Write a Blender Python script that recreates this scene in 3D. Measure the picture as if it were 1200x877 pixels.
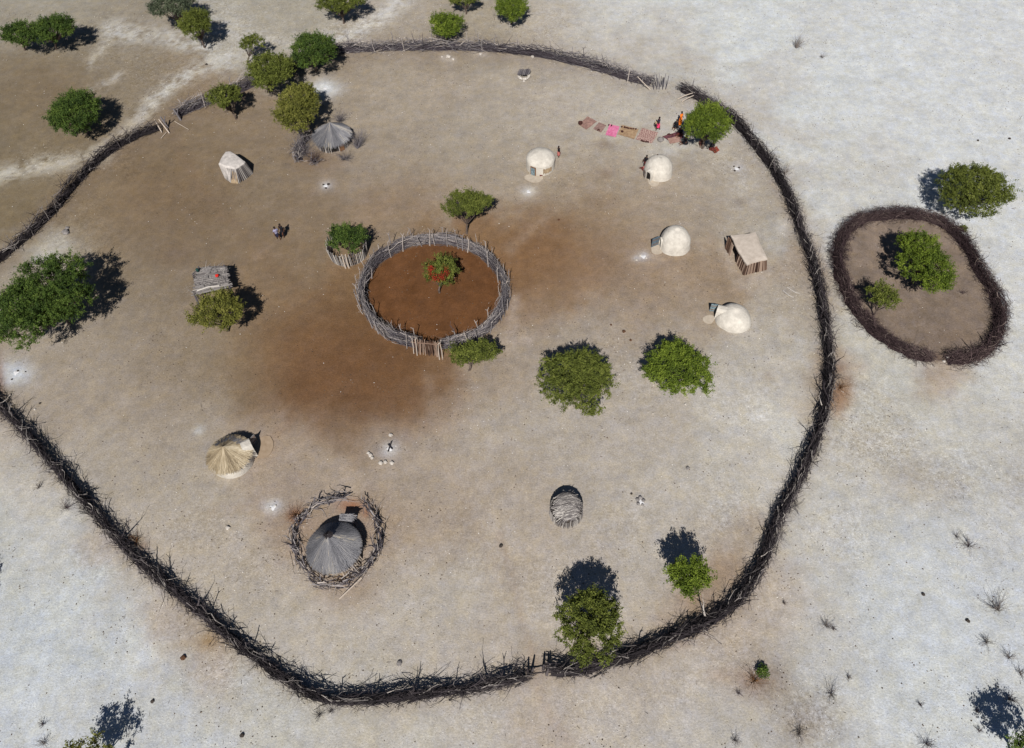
import bpy, math, random
import numpy as np
from mathutils import Vector, Matrix

random.seed(7)
RNG = np.random.RandomState(11)
for o in list(bpy.data.objects):
    bpy.data.objects.remove(o)
S = bpy.context.scene
COL = S.collection
R = math.radians

# ------------------------------------------------------------------ camera
F_PX, CX, CY = 870.0, 600.0, 438.5
CAM_H = 48.0
TILT, ROLL = R(34.0), R(-3.0)
CAM_ROT = Matrix.Rotation(TILT, 3, 'X') @ Matrix.Rotation(ROLL, 3, 'Z')
cam_d = bpy.data.cameras.new('camera')
cam = bpy.data.objects.new('camera', cam_d)
COL.objects.link(cam)
cam.location = (0, 0, CAM_H)
cam.rotation_euler = CAM_ROT.to_euler()
cam_d.sensor_width = 36.0
cam_d.lens = F_PX * 36.0 / 1200.0
cam_d.clip_end = 8000
cam_d.clip_start = 0.5
S.camera = cam


def ray(px, py):
    return CAM_ROT @ Vector(((px - CX) / F_PX, -(py - CY) / F_PX, -1.0))


def gp(px, py, z=0.0):
    """point of the plane at height z that the survey position (px,py) refers to"""
    d = ray(px, py)
    t = (z - CAM_H) / d.z
    return Vector((d.x * t, d.y * t, z))


def mpp(px, py):
    """metres per photo pixel, sideways, on the ground there"""
    return (gp(px + 1, py) - gp(px - 1, py)).length / 2


# ------------------------------------------------------------------ light
sun_dir = ray(668, 292).normalized()
to_sun = -sun_dir
elev = math.asin(to_sun.z)
azim = math.atan2(to_sun.x, to_sun.y)
w = bpy.data.worlds.new('World')
S.world = w
w.use_nodes = True
nt = w.node_tree
sky = nt.nodes.new('ShaderNodeTexSky')
sky.sky_type = 'NISHITA'
sky.sun_disc = False
sky.sun_elevation = elev
sky.sun_rotation = azim
sky.altitude = 1100
sky.air_density = 0.6
sky.dust_density = 0.2
bg = nt.nodes['Background']
bg.inputs['Strength'].default_value = 0.05
nt.links.new(sky.outputs['Color'], bg.inputs['Color'])
sl = bpy.data.lights.new('sun', 'SUN')
sl.energy = 5.0
sl.angle = R(0.5)
sl.color = (1.0, 0.955, 0.90)
so = bpy.data.objects.new('sun', sl)
so.rotation_euler = (-to_sun).to_track_quat('-Z', 'Y').to_euler()
so.location = (0, 0, 80)
COL.objects.link(so)
S.render.engine = 'CYCLES'
S.view_settings.view_transform = 'Standard'
S.view_settings.look = 'None'
S.view_settings.gamma = 1
S.view_settings.exposure = 0.12
S.cycles.max_bounces = 5
S.cycles.diffuse_bounces = 3
S.cycles.transmission_bounces = 2


# ------------------------------------------------------------------ materials
def lin(c):
    c = c / 255.0
    return c / 12.92 if c <= 0.04045 else ((c + 0.055) / 1.055) ** 2.4


def srgb(r, g, b, k=1.0):
    return (lin(r) * k, lin(g) * k, lin(b) * k, 1.0)


def new_mat(name):
    m = bpy.data.materials.new(name)
    m.use_nodes = True
    n = m.node_tree
    p = n.nodes['Principled BSDF']
    p.inputs['Specular IOR Level'].default_value = 0.15
    p.inputs['Roughness'].default_value = 0.9
    return m, n, p


def noise_mat(name, c1, c2, scale=4.0, detail=6, rough=0.9, bump=0.3, bdist=0.03, bscale=None, stretch=None, lo=0.35, hi=0.65):
    m, n, p = new_mat(name)
    tc = n.nodes.new('ShaderNodeTexCoord')
    mp = n.nodes.new('ShaderNodeMapping')
    if stretch:
        mp.inputs['Scale'].default_value = stretch
    n.links.new(tc.outputs['Object'], mp.inputs['Vector'])
    nz = n.nodes.new('ShaderNodeTexNoise')
    nz.inputs['Scale'].default_value = scale
    nz.inputs['Detail'].default_value = detail
    nz.inputs['Roughness'].default_value = 0.7
    n.links.new(mp.outputs['Vector'], nz.inputs['Vector'])
    cr = n.nodes.new('ShaderNodeValToRGB')
    cr.color_ramp.elements[0].position = lo
    cr.color_ramp.elements[1].position = hi
    cr.color_ramp.elements[0].color = c1
    cr.color_ramp.elements[1].color = c2
    n.links.new(nz.outputs['Fac'], cr.inputs['Fac'])
    n.links.new(cr.outputs['Color'], p.inputs['Base Color'])
    p.inputs['Roughness'].default_value = rough
    b = n.nodes.new('ShaderNodeBump')
    b.inputs['Strength'].default_value = bump
    b.inputs['Distance'].default_value = bdist
    nz2 = n.nodes.new('ShaderNodeTexNoise')
    nz2.inputs['Scale'].default_value = bscale or scale * 4
    nz2.inputs['Detail'].default_value = 4
    n.links.new(mp.outputs['Vector'], nz2.inputs['Vector'])
    n.links.new(nz2.outputs['Fac'], b.inputs['Height'])
    n.links.new(b.outputs['Normal'], p.inputs['Normal'])
    return m


def tone_mat(name, stops, rough=0.9, translucent=0.0):
    """colour picked along a ramp by the mesh attribute 'tone' (one value per stick, straw or leaf)"""
    m, n, p = new_mat(name)
    at = n.nodes.new('ShaderNodeAttribute')
    at.attribute_name = 'tone'
    cr = n.nodes.new('ShaderNodeValToRGB')
    els = cr.color_ramp.elements
    els[0].position, els[0].color = stops[0]
    els[1].position, els[1].color = stops[-1]
    for pos, c in stops[1:-1]:
        e = els.new(pos)
        e.color = c
    n.links.new(at.outputs['Fac'], cr.inputs['Fac'])
    n.links.new(cr.outputs['Color'], p.inputs['Base Color'])
    p.inputs['Roughness'].default_value = rough
    if translucent > 0:
        tr = n.nodes.new('ShaderNodeBsdfTranslucent')
        n.links.new(cr.outputs['Color'], tr.inputs['Color'])
        mx = n.nodes.new('ShaderNodeMixShader')
        mx.inputs['Fac'].default_value = translucent
        out = n.nodes['Material Output']
        n.links.new(p.outputs['BSDF'], mx.inputs[1])
        n.links.new(tr.outputs['BSDF'], mx.inputs[2])
        n.links.new(mx.outputs['Shader'], out.inputs['Surface'])
    return m


def c3(r, g, b):
    return (r, g, b, 1.0)


M = {}
M['brush'] = tone_mat('weathered_branches', [(0.0, c3(.022, .019, .021)), (0.55, c3(.048, .040, .044)), (0.80, c3(.12, .105, .105)), (1.0, c3(.36, .33, .30))])
M['brush_mid'] = tone_mat('weathered_branches_mid', [(0.0, c3(.035, .028, .033)), (0.5, c3(.105, .096, .108)), (0.8, c3(.22, .205, .21)), (1.0, c3(.42, .37, .33))])
M['thorn'] = tone_mat('thorn_brush', [(0.0, c3(.028, .018, .020)), (0.55, c3(.060, .040, .042)), (0.85, c3(.12, .085, .08)), (1.0, c3(.26, .21, .18))])
M['drytwig'] = tone_mat('dry_twigs', [(0.0, c3(.06, .05, .045)), (0.6, c3(.15, .125, .11)), (1.0, c3(.33, .29, .26))])
M['rust_twig'] = tone_mat('dead_leaf_twigs', [(0.0, c3(.06, .03, .015)), (0.6, c3(.17, .085, .035)), (1.0, c3(.32, .18, .08))])
M['paleposts'] = tone_mat('pale_poles', [(0.0, c3(.12, .095, .08)), (0.5, c3(.28, .23, .19)), (1.0, c3(.52, .45, .38))])
M['logs'] = tone_mat('brown_logs', [(0.0, c3(.035, .02, .015)), (0.5, c3(.14, .085, .06)), (1.0, c3(.36, .27, .21))])
M['thatch_grey'] = tone_mat('grey_thatch', [(0.0, c3(.09, .09, .10)), (0.5, c3(.19, .19, .205)), (0.85, c3(.30, .29, .285)), (1.0, c3(.48, .42, .32))])
M['thatch_straw'] = tone_mat('straw_thatch', [(0.0, c3(.13, .10, .065)), (0.5, c3(.36, .29, .19)), (1.0, c3(.62, .54, .40))])
M['sticks_grey'] = tone_mat('grey_sticks', [(0.0, c3(.07, .062, .062)), (0.5, c3(.20, .185, .18)), (1.0, c3(.50, .47, .43))])
M['bark'] = noise_mat('bark', c3(.05, .038, .03), c3(.17, .13, .11), 6, bump=.5)
M['bark_white'] = noise_mat('white_lichen_bark', c3(.28, .25, .22), c3(.62, .58, .53), 5)
M['clay_white'] = noise_mat('white_clay_plaster', c3(.40, .37, .325), c3(.60, .565, .50), 1.7, 10, bump=.6, bdist=.06, bscale=6, lo=.3, hi=.62)
M['clay_grey'] = noise_mat('grey_clay_plaster', c3(.36, .335, .315), c3(.56, .52, .485), 2.6, 8, bump=.4, bdist=.04, bscale=8)
M['clay_roof'] = noise_mat('flat_clay_roof', c3(.40, .345, .29), c3(.54, .475, .41), 1.6, 8, bump=.3, bdist=.03, bscale=9)
M['clay_patch'] = noise_mat('brown_daub', c3(.22, .155, .095), c3(.42, .33, .22), 3.0, 6)
M['apron'] = noise_mat('clay_apron', c3(.37, .315, .25), c3(.46, .40, .325), 2.0, 6, bump=.15)
M['apron_brown'] = noise_mat('brown_clay_apron', c3(.27, .20, .135), c3(.35, .27, .195), 2.0, 6, bump=.15)
M['dark_inside'] = noise_mat('painted_shade_interior', c3(.01, .009, .009), c3(.02, .017, .015), 4)  # near-black colour standing in for the shade inside hut openings
M['metal_blue'] = noise_mat('blue_grey_sheet_metal', c3(.07, .10, .125), c3(.12, .155, .185), 5, rough=.5, bump=.1)
M['door_blue'] = noise_mat('painted_blue_door', c3(.06, .10, .12), c3(.26, .33, .36), 6, rough=.6)
M['wood_red'] = noise_mat('reddish_wood', c3(.12, .06, .03), c3(.25, .14, .08), 8, stretch=(1, 1, .2))
M['stone_pale'] = noise_mat('pale_stone', c3(.34, .31, .275), c3(.58, .54, .49), 4)
M['stone_grey'] = noise_mat('grey_stone', c3(.14, .13, .125), c3(.28, .26, .25), 5)
M['stone_dark'] = noise_mat('dark_stone', c3(.03, .026, .024), c3(.08, .065, .055), 5)
M['skin'] = noise_mat('brown_skin', c3(.085, .036, .02), c3(.12, .052, .03), 8, bump=.05, rough=.6)
M['skin_ochre'] = noise_mat('ochre_skin', c3(.16, .055, .03), c3(.21, .075, .04), 8, bump=.05, rough=.6)
M['hair'] = noise_mat('dark_hair', c3(.012, .010, .010), c3(.03, .02, .018), 20)


def plain(name, c, var=.75):
    return noise_mat(name, c3(c[0] * var, c[1] * var, c[2] * var), c3(*c), 9, bump=.15)


M['pink_cloth'] = plain('pink_cloth', (.80, .055, .17))
M['navy_cloth'] = plain('navy_cloth', (.022, .022, .045))
M['black_cloth'] = plain('black_cloth', (.014, .014, .018))
M['orange_cloth'] = plain('orange_cloth', (.85, .20, .02))
M['lilac_cloth'] = plain('lilac_cloth', (.30, .29, .42))
M['khaki_cloth'] = plain('khaki_cloth', (.40, .32, .20))
M['rose_cloth'] = plain('rose_cloth', (.45, .15, .13))
M['red_cloth'] = plain('red_cloth', (.70, .03, .02))
M['teal_plastic'] = plain('teal_plastic', (.02, .06, .055))
M['maroon_cloth'] = plain('maroon_cloth', (.14, .035, .03))
M['craft_dark'] = plain('carved_dark_wood', (.07, .03, .025))
M['craft_red'] = plain('red_wood_craft', (.24, .07, .05))
M['red_flower'] = tone_mat('red_flowers', [(0.0, c3(.18, .025, .015)), (1.0, c3(.45, .06, .03))], translucent=.3)

LEAF = {
    'deep': [(0.0, c3(.024, .046, .008)), (0.6, c3(.060, .108, .013)), (1.0, c3(.115, .175, .022))],
    'olive': [(0.0, c3(.048, .064, .010)), (0.6, c3(.105, .138, .016)), (1.0, c3(.175, .21, .030))],
    'yellow': [(0.0, c3(.065, .076, .012)), (0.6, c3(.145, .162, .020)), (1.0, c3(.23, .24, .040))],
    'bright': [(0.0, c3(.045, .075, .008)), (0.6, c3(.105, .16, .012)), (1.0, c3(.18, .25, .022))],
    'grey': [(0.0, c3(.040, .058, .024)), (0.6, c3(.088, .115, .042)), (1.0, c3(.155, .185, .075))],
}
for k, v in LEAF.items():
    v = [(q, c3(c[0] * 1.28, c[1] * 1.18, c[2] * 1.9)) for q, c in v]
    M['leaf_' + k] = tone_mat('foliage_' + k, v, rough=.75, translucent=.28)


# ------------------------------------------------------------------ mesh helpers
class MB:
    def __init__(self):
        self.v, self.f, self.t = [], [], []

    def add(self, vs, fs, tone=0.5):
        b = len(self.v)
        self.v.extend([tuple(p) for p in vs])
        self.f.extend([tuple(i + b for i in f) for f in fs])
        self.t.extend([tone] * len(vs))

    def tube(self, pts, rads, n=3, tone=0.5, cap=True):
        m = len(pts)
        vs = []
        a = (pts[-1] - pts[0])
        if a.length < 1e-6:
            return
        a.normalize()
        ref = Vector((0, 0, 1)) if abs(a.z) < .8 else Vector((1, 0, 0))
        u = a.cross(ref).normalized()
        w_ = a.cross(u).normalized()
        cs = [(math.cos(2 * math.pi * k / n), math.sin(2 * math.pi * k / n)) for k in range(n)]
        for p, r in zip(pts, rads):
            for c, s in cs:
                vs.append((p.x + r * (u.x * c + w_.x * s), p.y + r * (u.y * c + w_.y * s), p.z + r * (u.z * c + w_.z * s)))
        fs = []
        for i in range(m - 1):
            for k in range(n):
                k2 = (k + 1) % n
                fs.append((i * n + k, i * n + k2, (i + 1) * n + k2, (i + 1) * n + k))
        if cap:
            fs.append(tuple(range(n - 1, -1, -1)))
            fs.append(tuple((m - 1) * n + k for k in range(n)))
        self.add(vs, fs, tone)

    def box(self, c, sx, sy, sz, rz=0, tone=.5, tilt=0):
        Mx = Matrix.Rotation(rz, 3, 'Z') @ Matrix.Rotation(tilt, 3, 'X')
        vs = []
        for x in (-1, 1):
            for y in (-1, 1):
                for z in (-1, 1):
                    vs.append(Vector(c) + Mx @ Vector((x * sx / 2, y * sy / 2, z * sz / 2)))
        self.add(vs, [(0, 1, 3, 2), (4, 6, 7, 5), (0, 4, 5, 1), (2, 3, 7, 6), (0, 2, 6, 4), (1, 5, 7, 3)], tone)

    def rock(self, c, r, squash=.6, tone=.5, seg=6):
        rings = [(-.5, .75), (0.1, 1.0), (.7, .7)]
        vs = []
        for z, q in rings:
            for k in range(seg):
                a = 2 * math.pi * k / seg + random.uniform(-.2, .2)
                rr = r * q * random.uniform(.75, 1.15)
                vs.append((c[0] + rr * math.cos(a), c[1] + rr * math.sin(a), c[2] + r * squash * z))
        vs.append((c[0], c[1], c[2] + r * squash))
        fs = []
        for i in range(2):
            for k in range(seg):
                k2 = (k + 1) % seg
                fs.append((i * seg + k, i * seg + k2, (i + 1) * seg + k2, (i + 1) * seg + k))
        for k in range(seg):
            fs.append((2 * seg + k, 2 * seg + (k + 1) % seg, 3 * seg))
        fs.append(tuple(range(seg - 1, -1, -1)))
        self.add(vs, fs, tone)

    def lathe(self, prof, n=32, wob=0.0, seed=0, tone=.5, skip=None, centre=(0, 0), lean=(0, 0)):
        rr = random.Random(seed)
        ph = [rr.uniform(0, 6.28) for _ in range(6)]
        vs, fs = [], []
        for (r, z) in prof:
            for k in range(n):
                a = 2 * math.pi * k / n
                q = 1 + wob * (math.sin(2 * a + ph[0]) * .5 + math.sin(3 * a + ph[1] + z) * .4 + math.sin(5 * a + ph[2] + 2 * z) * .3 + math.sin(9 * a + ph[3] + 4 * z) * .15)
                vs.append((centre[0] + lean[0] * z + r * q * math.cos(a), centre[1] + lean[1] * z + r * q * math.sin(a), z * (1 + wob * .3 * math.sin(a + ph[4]))))
        for i in range(len(prof) - 1):
            for k in range(n):
                if skip and skip(i, k, n):
                    continue
                k2 = (k + 1) % n
                fs.append((i * n + k, i * n + k2, (i + 1) * n + k2, (i + 1) * n + k))
        if prof[-1][0] > 1e-4:
            fs.append(tuple((len(prof) - 1) * n + k for k in range(n)))
        self.add(vs, fs, tone)

    def slab(self, poly, z0, z1, tone=.5):
        n = len(poly)
        vs = [(p[0], p[1], z0) for p in poly] + [(p[0], p[1], z1) for p in poly]
        fs = [tuple(range(n - 1, -1, -1)), tuple(range(n, 2 * n))]
        for k in range(n):
            fs.append((k, (k + 1) % n, n + (k + 1) % n, n + k))
        self.add(vs, fs, tone)

    def build(self, name, mat, parent=None, smooth=False, org=None):
        me = bpy.data.meshes.new(name)
        if org is not None:
            vv = [(x - org[0], y - org[1], z - org[2]) for x, y, z in self.v]
        else:
            vv = self.v
        me.from_pydata(vv, [], self.f)
        at = me.attributes.new('tone', 'FLOAT', 'POINT')
        at.data.foreach_set('value', np.array(self.t, dtype=np.float32))
        me.materials.append(mat)
        if smooth:
            me.polygons.foreach_set('use_smooth', [True] * len(me.polygons))
        o = bpy.data.objects.new(name, me)
        COL.objects.link(o)
        if org is not None and parent is None:
            o.location = org
        if parent is not None:
            o.parent = parent
        return o


def tag(o, label, cat, group=None, kind=None):
    if label:
        o['label'] = label
    if cat:
        o['category'] = cat
    if group:
        o['group'] = group
    if kind:
        o['kind'] = kind
    return o


def empty(name, loc, label, cat, group=None, rz=0):
    o = bpy.data.objects.new(name, None)
    COL.objects.link(o)
    o.location = loc
    o.rotation_euler = (0, 0, rz)
    o.empty_display_size = .5
    return tag(o, label, cat, group)


# ------------------------------------------------------------------ ground
KRAAL_C, KRAAL_RX, KRAAL_RY = (509, 346), 83, 62

E_FENCE = [(799, 107), (820, 118), (843, 132), (861, 146), (880, 168), (899, 192), (916, 219), (930, 250), (941, 281), (953, 316), (961, 350), (967, 390), (971, 430), (967, 470), (957, 510), (943, 545), (927, 580), (908, 616), (897, 650), (881, 680), (866, 702), (845, 721), (815, 737), (785, 751), (750, 765), (710, 779), (675, 788), (650, 789), (643, 785)]
N_FENCE = [(209, 137), (225, 129), (245, 121), (270, 112), (300, 99), (335, 84), (365, 72), (395, 62), (430, 60), (470, 58), (510, 58), (550, 58), (590, 61), (630, 66), (665, 73), (700, 82), (735, 93), (755, 98), (764, 100)]
W_FENCE = [(615, 794), (590, 801), (560, 807), (520, 813), (480, 818), (440, 822), (402, 823), (372, 818), (342, 801), (310, 779), (275, 752), (245, 727), (215, 702), (185, 677), (160, 654), (135, 628), (110, 599), (85, 570), (60, 542), (37, 515), (15, 492), (-2, 474), (-30, 440), (-46, 400), (-42, 358), (-20, 325), (0, 306), (20, 290), (45, 268), (70, 242), (90, 217), (110, 196), (130, 179), (150, 167), (170, 158), (187, 152)]
PEN = [(1109, 423), (1135, 421), (1159, 408), (1171, 378), (1166, 350), (1146, 317), (1131, 288), (1109, 266), (1081, 255), (1048, 253), (1008, 259), (986, 281), (981, 307), (987, 333), (1005, 369), (1033, 396), (1066, 415), (1094, 422)]

# measured surface colours of the soil, (px, py, r, g, b, spread)
CP = [
    # north-west, brown veld
    (20, 80, 116, 103, 88, 45), (80, 90, 118, 105, 90, 40), (30, 170, 122, 109, 94, 40), (60, 210, 118, 104, 86, 35), (10, 240, 112, 98, 80, 40), (20, 10, 148, 140, 130, 35), (90, 12, 140, 130, 118, 35), (60, 10, 152, 146, 136, 30),
    (150, 30, 140, 131, 120, 35), (190, 70, 128, 114, 100, 35), (150, 95, 132, 120, 106, 30), (60, 130, 118, 104, 88, 30), (260, 20, 160, 154, 146, 30), (320, 15, 148, 140, 128, 30), (330, 40, 158, 150, 140, 25),
    (460, 20, 158, 148, 138, 25), (480, 35, 150, 138, 126, 25), (560, 30, 146, 134, 120, 25), (640, 35, 162, 150, 138, 25), (570, 10, 150, 140, 128, 25), (230, 100, 130, 112, 94, 20),
    # north and north-east white pan
    (700, 20, 186, 184, 180, 50), (800, 40, 190, 190, 188, 60), (950, 60, 190, 191, 190, 70), (1100, 60, 192, 192, 192, 80), (1180, 150, 190, 190, 189, 60), (1000, 150, 190, 190, 189, 60), (1000, 210, 180, 177, 172, 30), (950, 190, 184, 182, 178, 25),
    (720, 60, 172, 164, 156, 25), (800, 80, 178, 174, 168, 20), (1190, 300, 188, 188, 187, 40), (1190, 450, 184, 182, 178, 40),
    (1000, 440, 172, 166, 157, 30), (1040, 470, 178, 175, 168, 30), (1120, 490, 178, 174, 167, 40), (985, 465, 140, 108, 84, 9), (1105, 440, 150, 132, 118, 14), (975, 430, 150, 132, 118, 12),
    (1010, 520, 168, 160, 150, 35), (1070, 560, 166, 160, 152, 30), (1150, 560, 174, 172, 168, 40), (1000, 580, 176, 173, 168, 30), (960, 620, 172, 167, 160, 25), (1030, 650, 180, 180, 178, 40), (1100, 640, 180, 181, 181, 50), (1180, 680, 180, 181, 182, 50),
    (1050, 750, 182, 184, 185, 60), (1150, 780, 184, 186, 187, 60), (1000, 860, 178, 178, 176, 40), (1100, 860, 184, 185, 184, 50), (890, 790, 138, 126, 116, 16), (940, 840, 146, 137, 128, 26), (960, 740, 176, 175, 172, 30), (910, 700, 168, 158, 148, 22), (870, 740, 162, 150, 138, 22), (850, 800, 164, 156, 148, 28), (880, 860, 168, 164, 158, 30),
    (760, 800, 166, 156, 146, 25), (700, 840, 170, 163, 155, 30), (800, 850, 172, 167, 161, 30), (630, 830, 168, 157, 146, 24), (640, 870, 164, 153, 143, 20),
    (560, 850, 176, 172, 166, 30), (480, 860, 174, 169, 161, 30), (400, 865, 172, 166, 156, 30), (340, 850, 174, 172, 167, 30), (300, 820, 172, 168, 160, 25), (250, 790, 158, 147, 136, 14), (240, 752, 150, 132, 112, 12), (200, 730, 160, 148, 136, 14),
    (150, 780, 178, 180, 180, 50), (60, 750, 178, 181, 182, 60), (60, 850, 180, 182, 184, 50), (220, 850, 176, 177, 177, 40), (20, 620, 174, 174, 171, 35), (60, 620, 172, 168, 162, 25), (100, 680, 176, 177, 176, 30), (15, 540, 166, 160, 152, 20), (40, 570, 168, 161, 152, 18), (0, 520, 160, 150, 140, 14), (120, 640, 166, 156, 147, 12),
    # inside, west
    (120, 250, 128, 112, 95, 25), (170, 230, 112, 95, 78, 30), (200, 190, 118, 102, 85, 30), (240, 170, 122, 106, 90, 25), (230, 250, 114, 98, 82, 30), (300, 240, 124, 110, 96, 30), (160, 300, 124, 110, 96, 30), (200, 310, 122, 108, 95, 30), (60, 290, 162, 156, 146, 12), (80, 290, 150, 140, 128, 16), (20, 320, 148, 138, 126, 15), (20, 420, 148, 136, 124, 25),
    (150, 390, 134, 121, 109, 30), (100, 430, 148, 136, 125, 30), (50, 470, 146, 134, 123, 22), (150, 470, 144, 131, 119, 35), (200, 430, 134, 120, 107, 30), (230, 400, 132, 117, 102, 25), (300, 420, 124, 106, 88, 22), (190, 520, 146, 134, 122, 30), (130, 540, 152, 142, 131, 25), (200, 590, 152, 142, 130, 30), (180, 630, 156, 147, 136, 25),
    (250, 640, 154, 144, 132, 25), (240, 690, 164, 156, 145, 20), (300, 660, 156, 147, 136, 25), (320, 710, 160, 152, 141, 30), (380, 740, 164, 156, 146, 30), (330, 530, 144, 128, 114, 25), (330, 620, 142, 124, 108, 15), (410, 700, 148, 132, 117, 16), (350, 570, 148, 134, 121, 22),
    # inside, north
    (300, 150, 126, 110, 95, 20), (400, 100, 138, 124, 110, 22), (450, 90, 150, 138, 125, 28), (450, 140, 148, 136, 124, 30), (430, 190, 138, 124, 112, 28), (520, 90, 146, 133, 120, 22), (600, 100, 152, 141, 129, 28), (560, 150, 152, 142, 132, 30), (660, 100, 158, 147, 136, 25), (720, 120, 168, 160, 150, 25), (770, 125, 172, 165, 156, 20), (660, 150, 162, 152, 142, 25), (730, 180, 158, 147, 136, 22),
    (500, 200, 146, 133, 120, 30), (580, 190, 148, 135, 122, 22), (620, 220, 152, 140, 127, 22), (680, 220, 140, 124, 108, 28), (740, 240, 146, 131, 117, 24), (480, 235, 132, 115, 100, 18), (690, 180, 152, 140, 128, 20), (850, 200, 160, 150, 139, 18), (870, 220, 160, 150, 140, 18), (820, 230, 148, 134, 121, 22), (880, 260, 152, 141, 130, 16), (910, 270, 168, 163, 157, 12), (905, 250, 154, 143, 131, 14), (925, 310, 152, 138, 126, 15),
    (350, 290, 124, 107, 90, 25), (320, 330, 124, 106, 88, 25), (360, 250, 124, 108, 93, 25), (440, 250, 130, 112, 96, 14),
    # around the kraal
    (620, 270, 122, 94, 70, 22), (640, 300, 116, 88, 66, 24), (610, 320, 118, 90, 67, 16), (660, 340, 132, 110, 92, 22), (620, 370, 132, 112, 96, 18), (700, 300, 130, 108, 90, 26), (700, 260, 132, 112, 94, 22), (740, 300, 140, 121, 106, 20), (620, 410, 150, 138, 127, 18), (590, 440, 146, 131, 118, 18), (405, 330, 116, 92, 70, 14), (400, 380, 106, 80, 58, 22), (350, 390, 112, 88, 66, 20), (360, 440, 100, 74, 53, 26), (420, 440, 98, 72, 52, 24), (470, 440, 104, 76, 54, 20), (400, 470, 104, 79, 59, 20), (460, 470, 112, 87, 67, 16), (510, 440, 114, 88, 66, 14), (330, 410, 120, 98, 77, 16), (560, 270, 122, 96, 74, 10), (500, 262, 122, 100, 80, 10), (520, 470, 142, 124, 109, 18), (400, 500, 132, 113, 97, 16), (460, 500, 146, 130, 116, 16),
    # inside, east
    (780, 340, 140, 121, 105, 22), (830, 340, 138, 120, 104, 20), (730, 370, 142, 126, 113, 22), (700, 400, 152, 141, 131, 22), (800, 380, 150, 138, 127, 20), (920, 360, 156, 145, 134, 18), (910, 400, 164, 156, 148, 18), (870, 430, 164, 156, 148, 18), (930, 430, 172, 166, 158, 15), (890, 470, 182, 178, 172, 20), (920, 500, 186, 183, 176, 18), (870, 500, 176, 170, 162, 20), (955, 440, 140, 124, 111, 8), (945, 480, 154, 142, 130, 9),
    (740, 440, 158, 148, 139, 20), (760, 500, 158, 149, 141, 24), (620, 500, 156, 146, 136, 25), (560, 500, 156, 145, 134, 22), (560, 560, 154, 142, 130, 26), (620, 560, 150, 138, 126, 25), (500, 560, 148, 134, 121, 22), (680, 530, 156, 147, 138, 25), (720, 600, 158, 150, 140, 25), (790, 560, 164, 157, 148, 25), (850, 560, 172, 167, 159, 22), (890, 560, 176, 170, 162, 15), (840, 620, 166, 158, 149, 18), (870, 620, 150, 137, 124, 12), (850, 660, 138, 120, 103, 14), (820, 710, 140, 122, 105, 12), (790, 730, 148, 132, 117, 10), (770, 690, 160, 151, 141, 18), (760, 640, 164, 157, 148, 22),
    (590, 640, 158, 147, 135, 25), (520, 620, 146, 131, 117, 22), (540, 680, 162, 154, 144, 25), (480, 660, 158, 148, 137, 18), (460, 610, 142, 126, 111, 16), (470, 720, 162, 155, 146, 25), (430, 770, 166, 160, 151, 22), (520, 750, 164, 157, 149, 25), (560, 780, 162, 153, 143, 16), (590, 740, 160, 150, 141, 20), (625, 770, 148, 134, 120, 10), (640, 700, 162, 153, 143, 22), (610, 680, 156, 144, 131, 14), (700, 640, 162, 153, 144, 15), (340, 750, 162, 155, 146, 18),
    (750, 750, 152, 140, 126, 9), (680, 770, 154, 141, 127, 9),
]
CP = np.array(CP, dtype=float)
_t = np.clip((CP[:, 2] - 95) / 90, 0, 1)
for _i, (_a, _b) in enumerate(((1.02, 1.022), (1.042, 1.038), (1.008, 1.045))):
    CP[:, 2 + _i] += np.clip((CP[:, 1] - 430) / 150, 0, 1) * np.clip((186 - CP[:, 2]) / 30, 0, 1) * (5, 5, 7)[_i]
    CP[:, 2 + _i] = np.minimum(CP[:, 2 + _i] * (_a + (_b - _a) * _t), 208)

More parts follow.
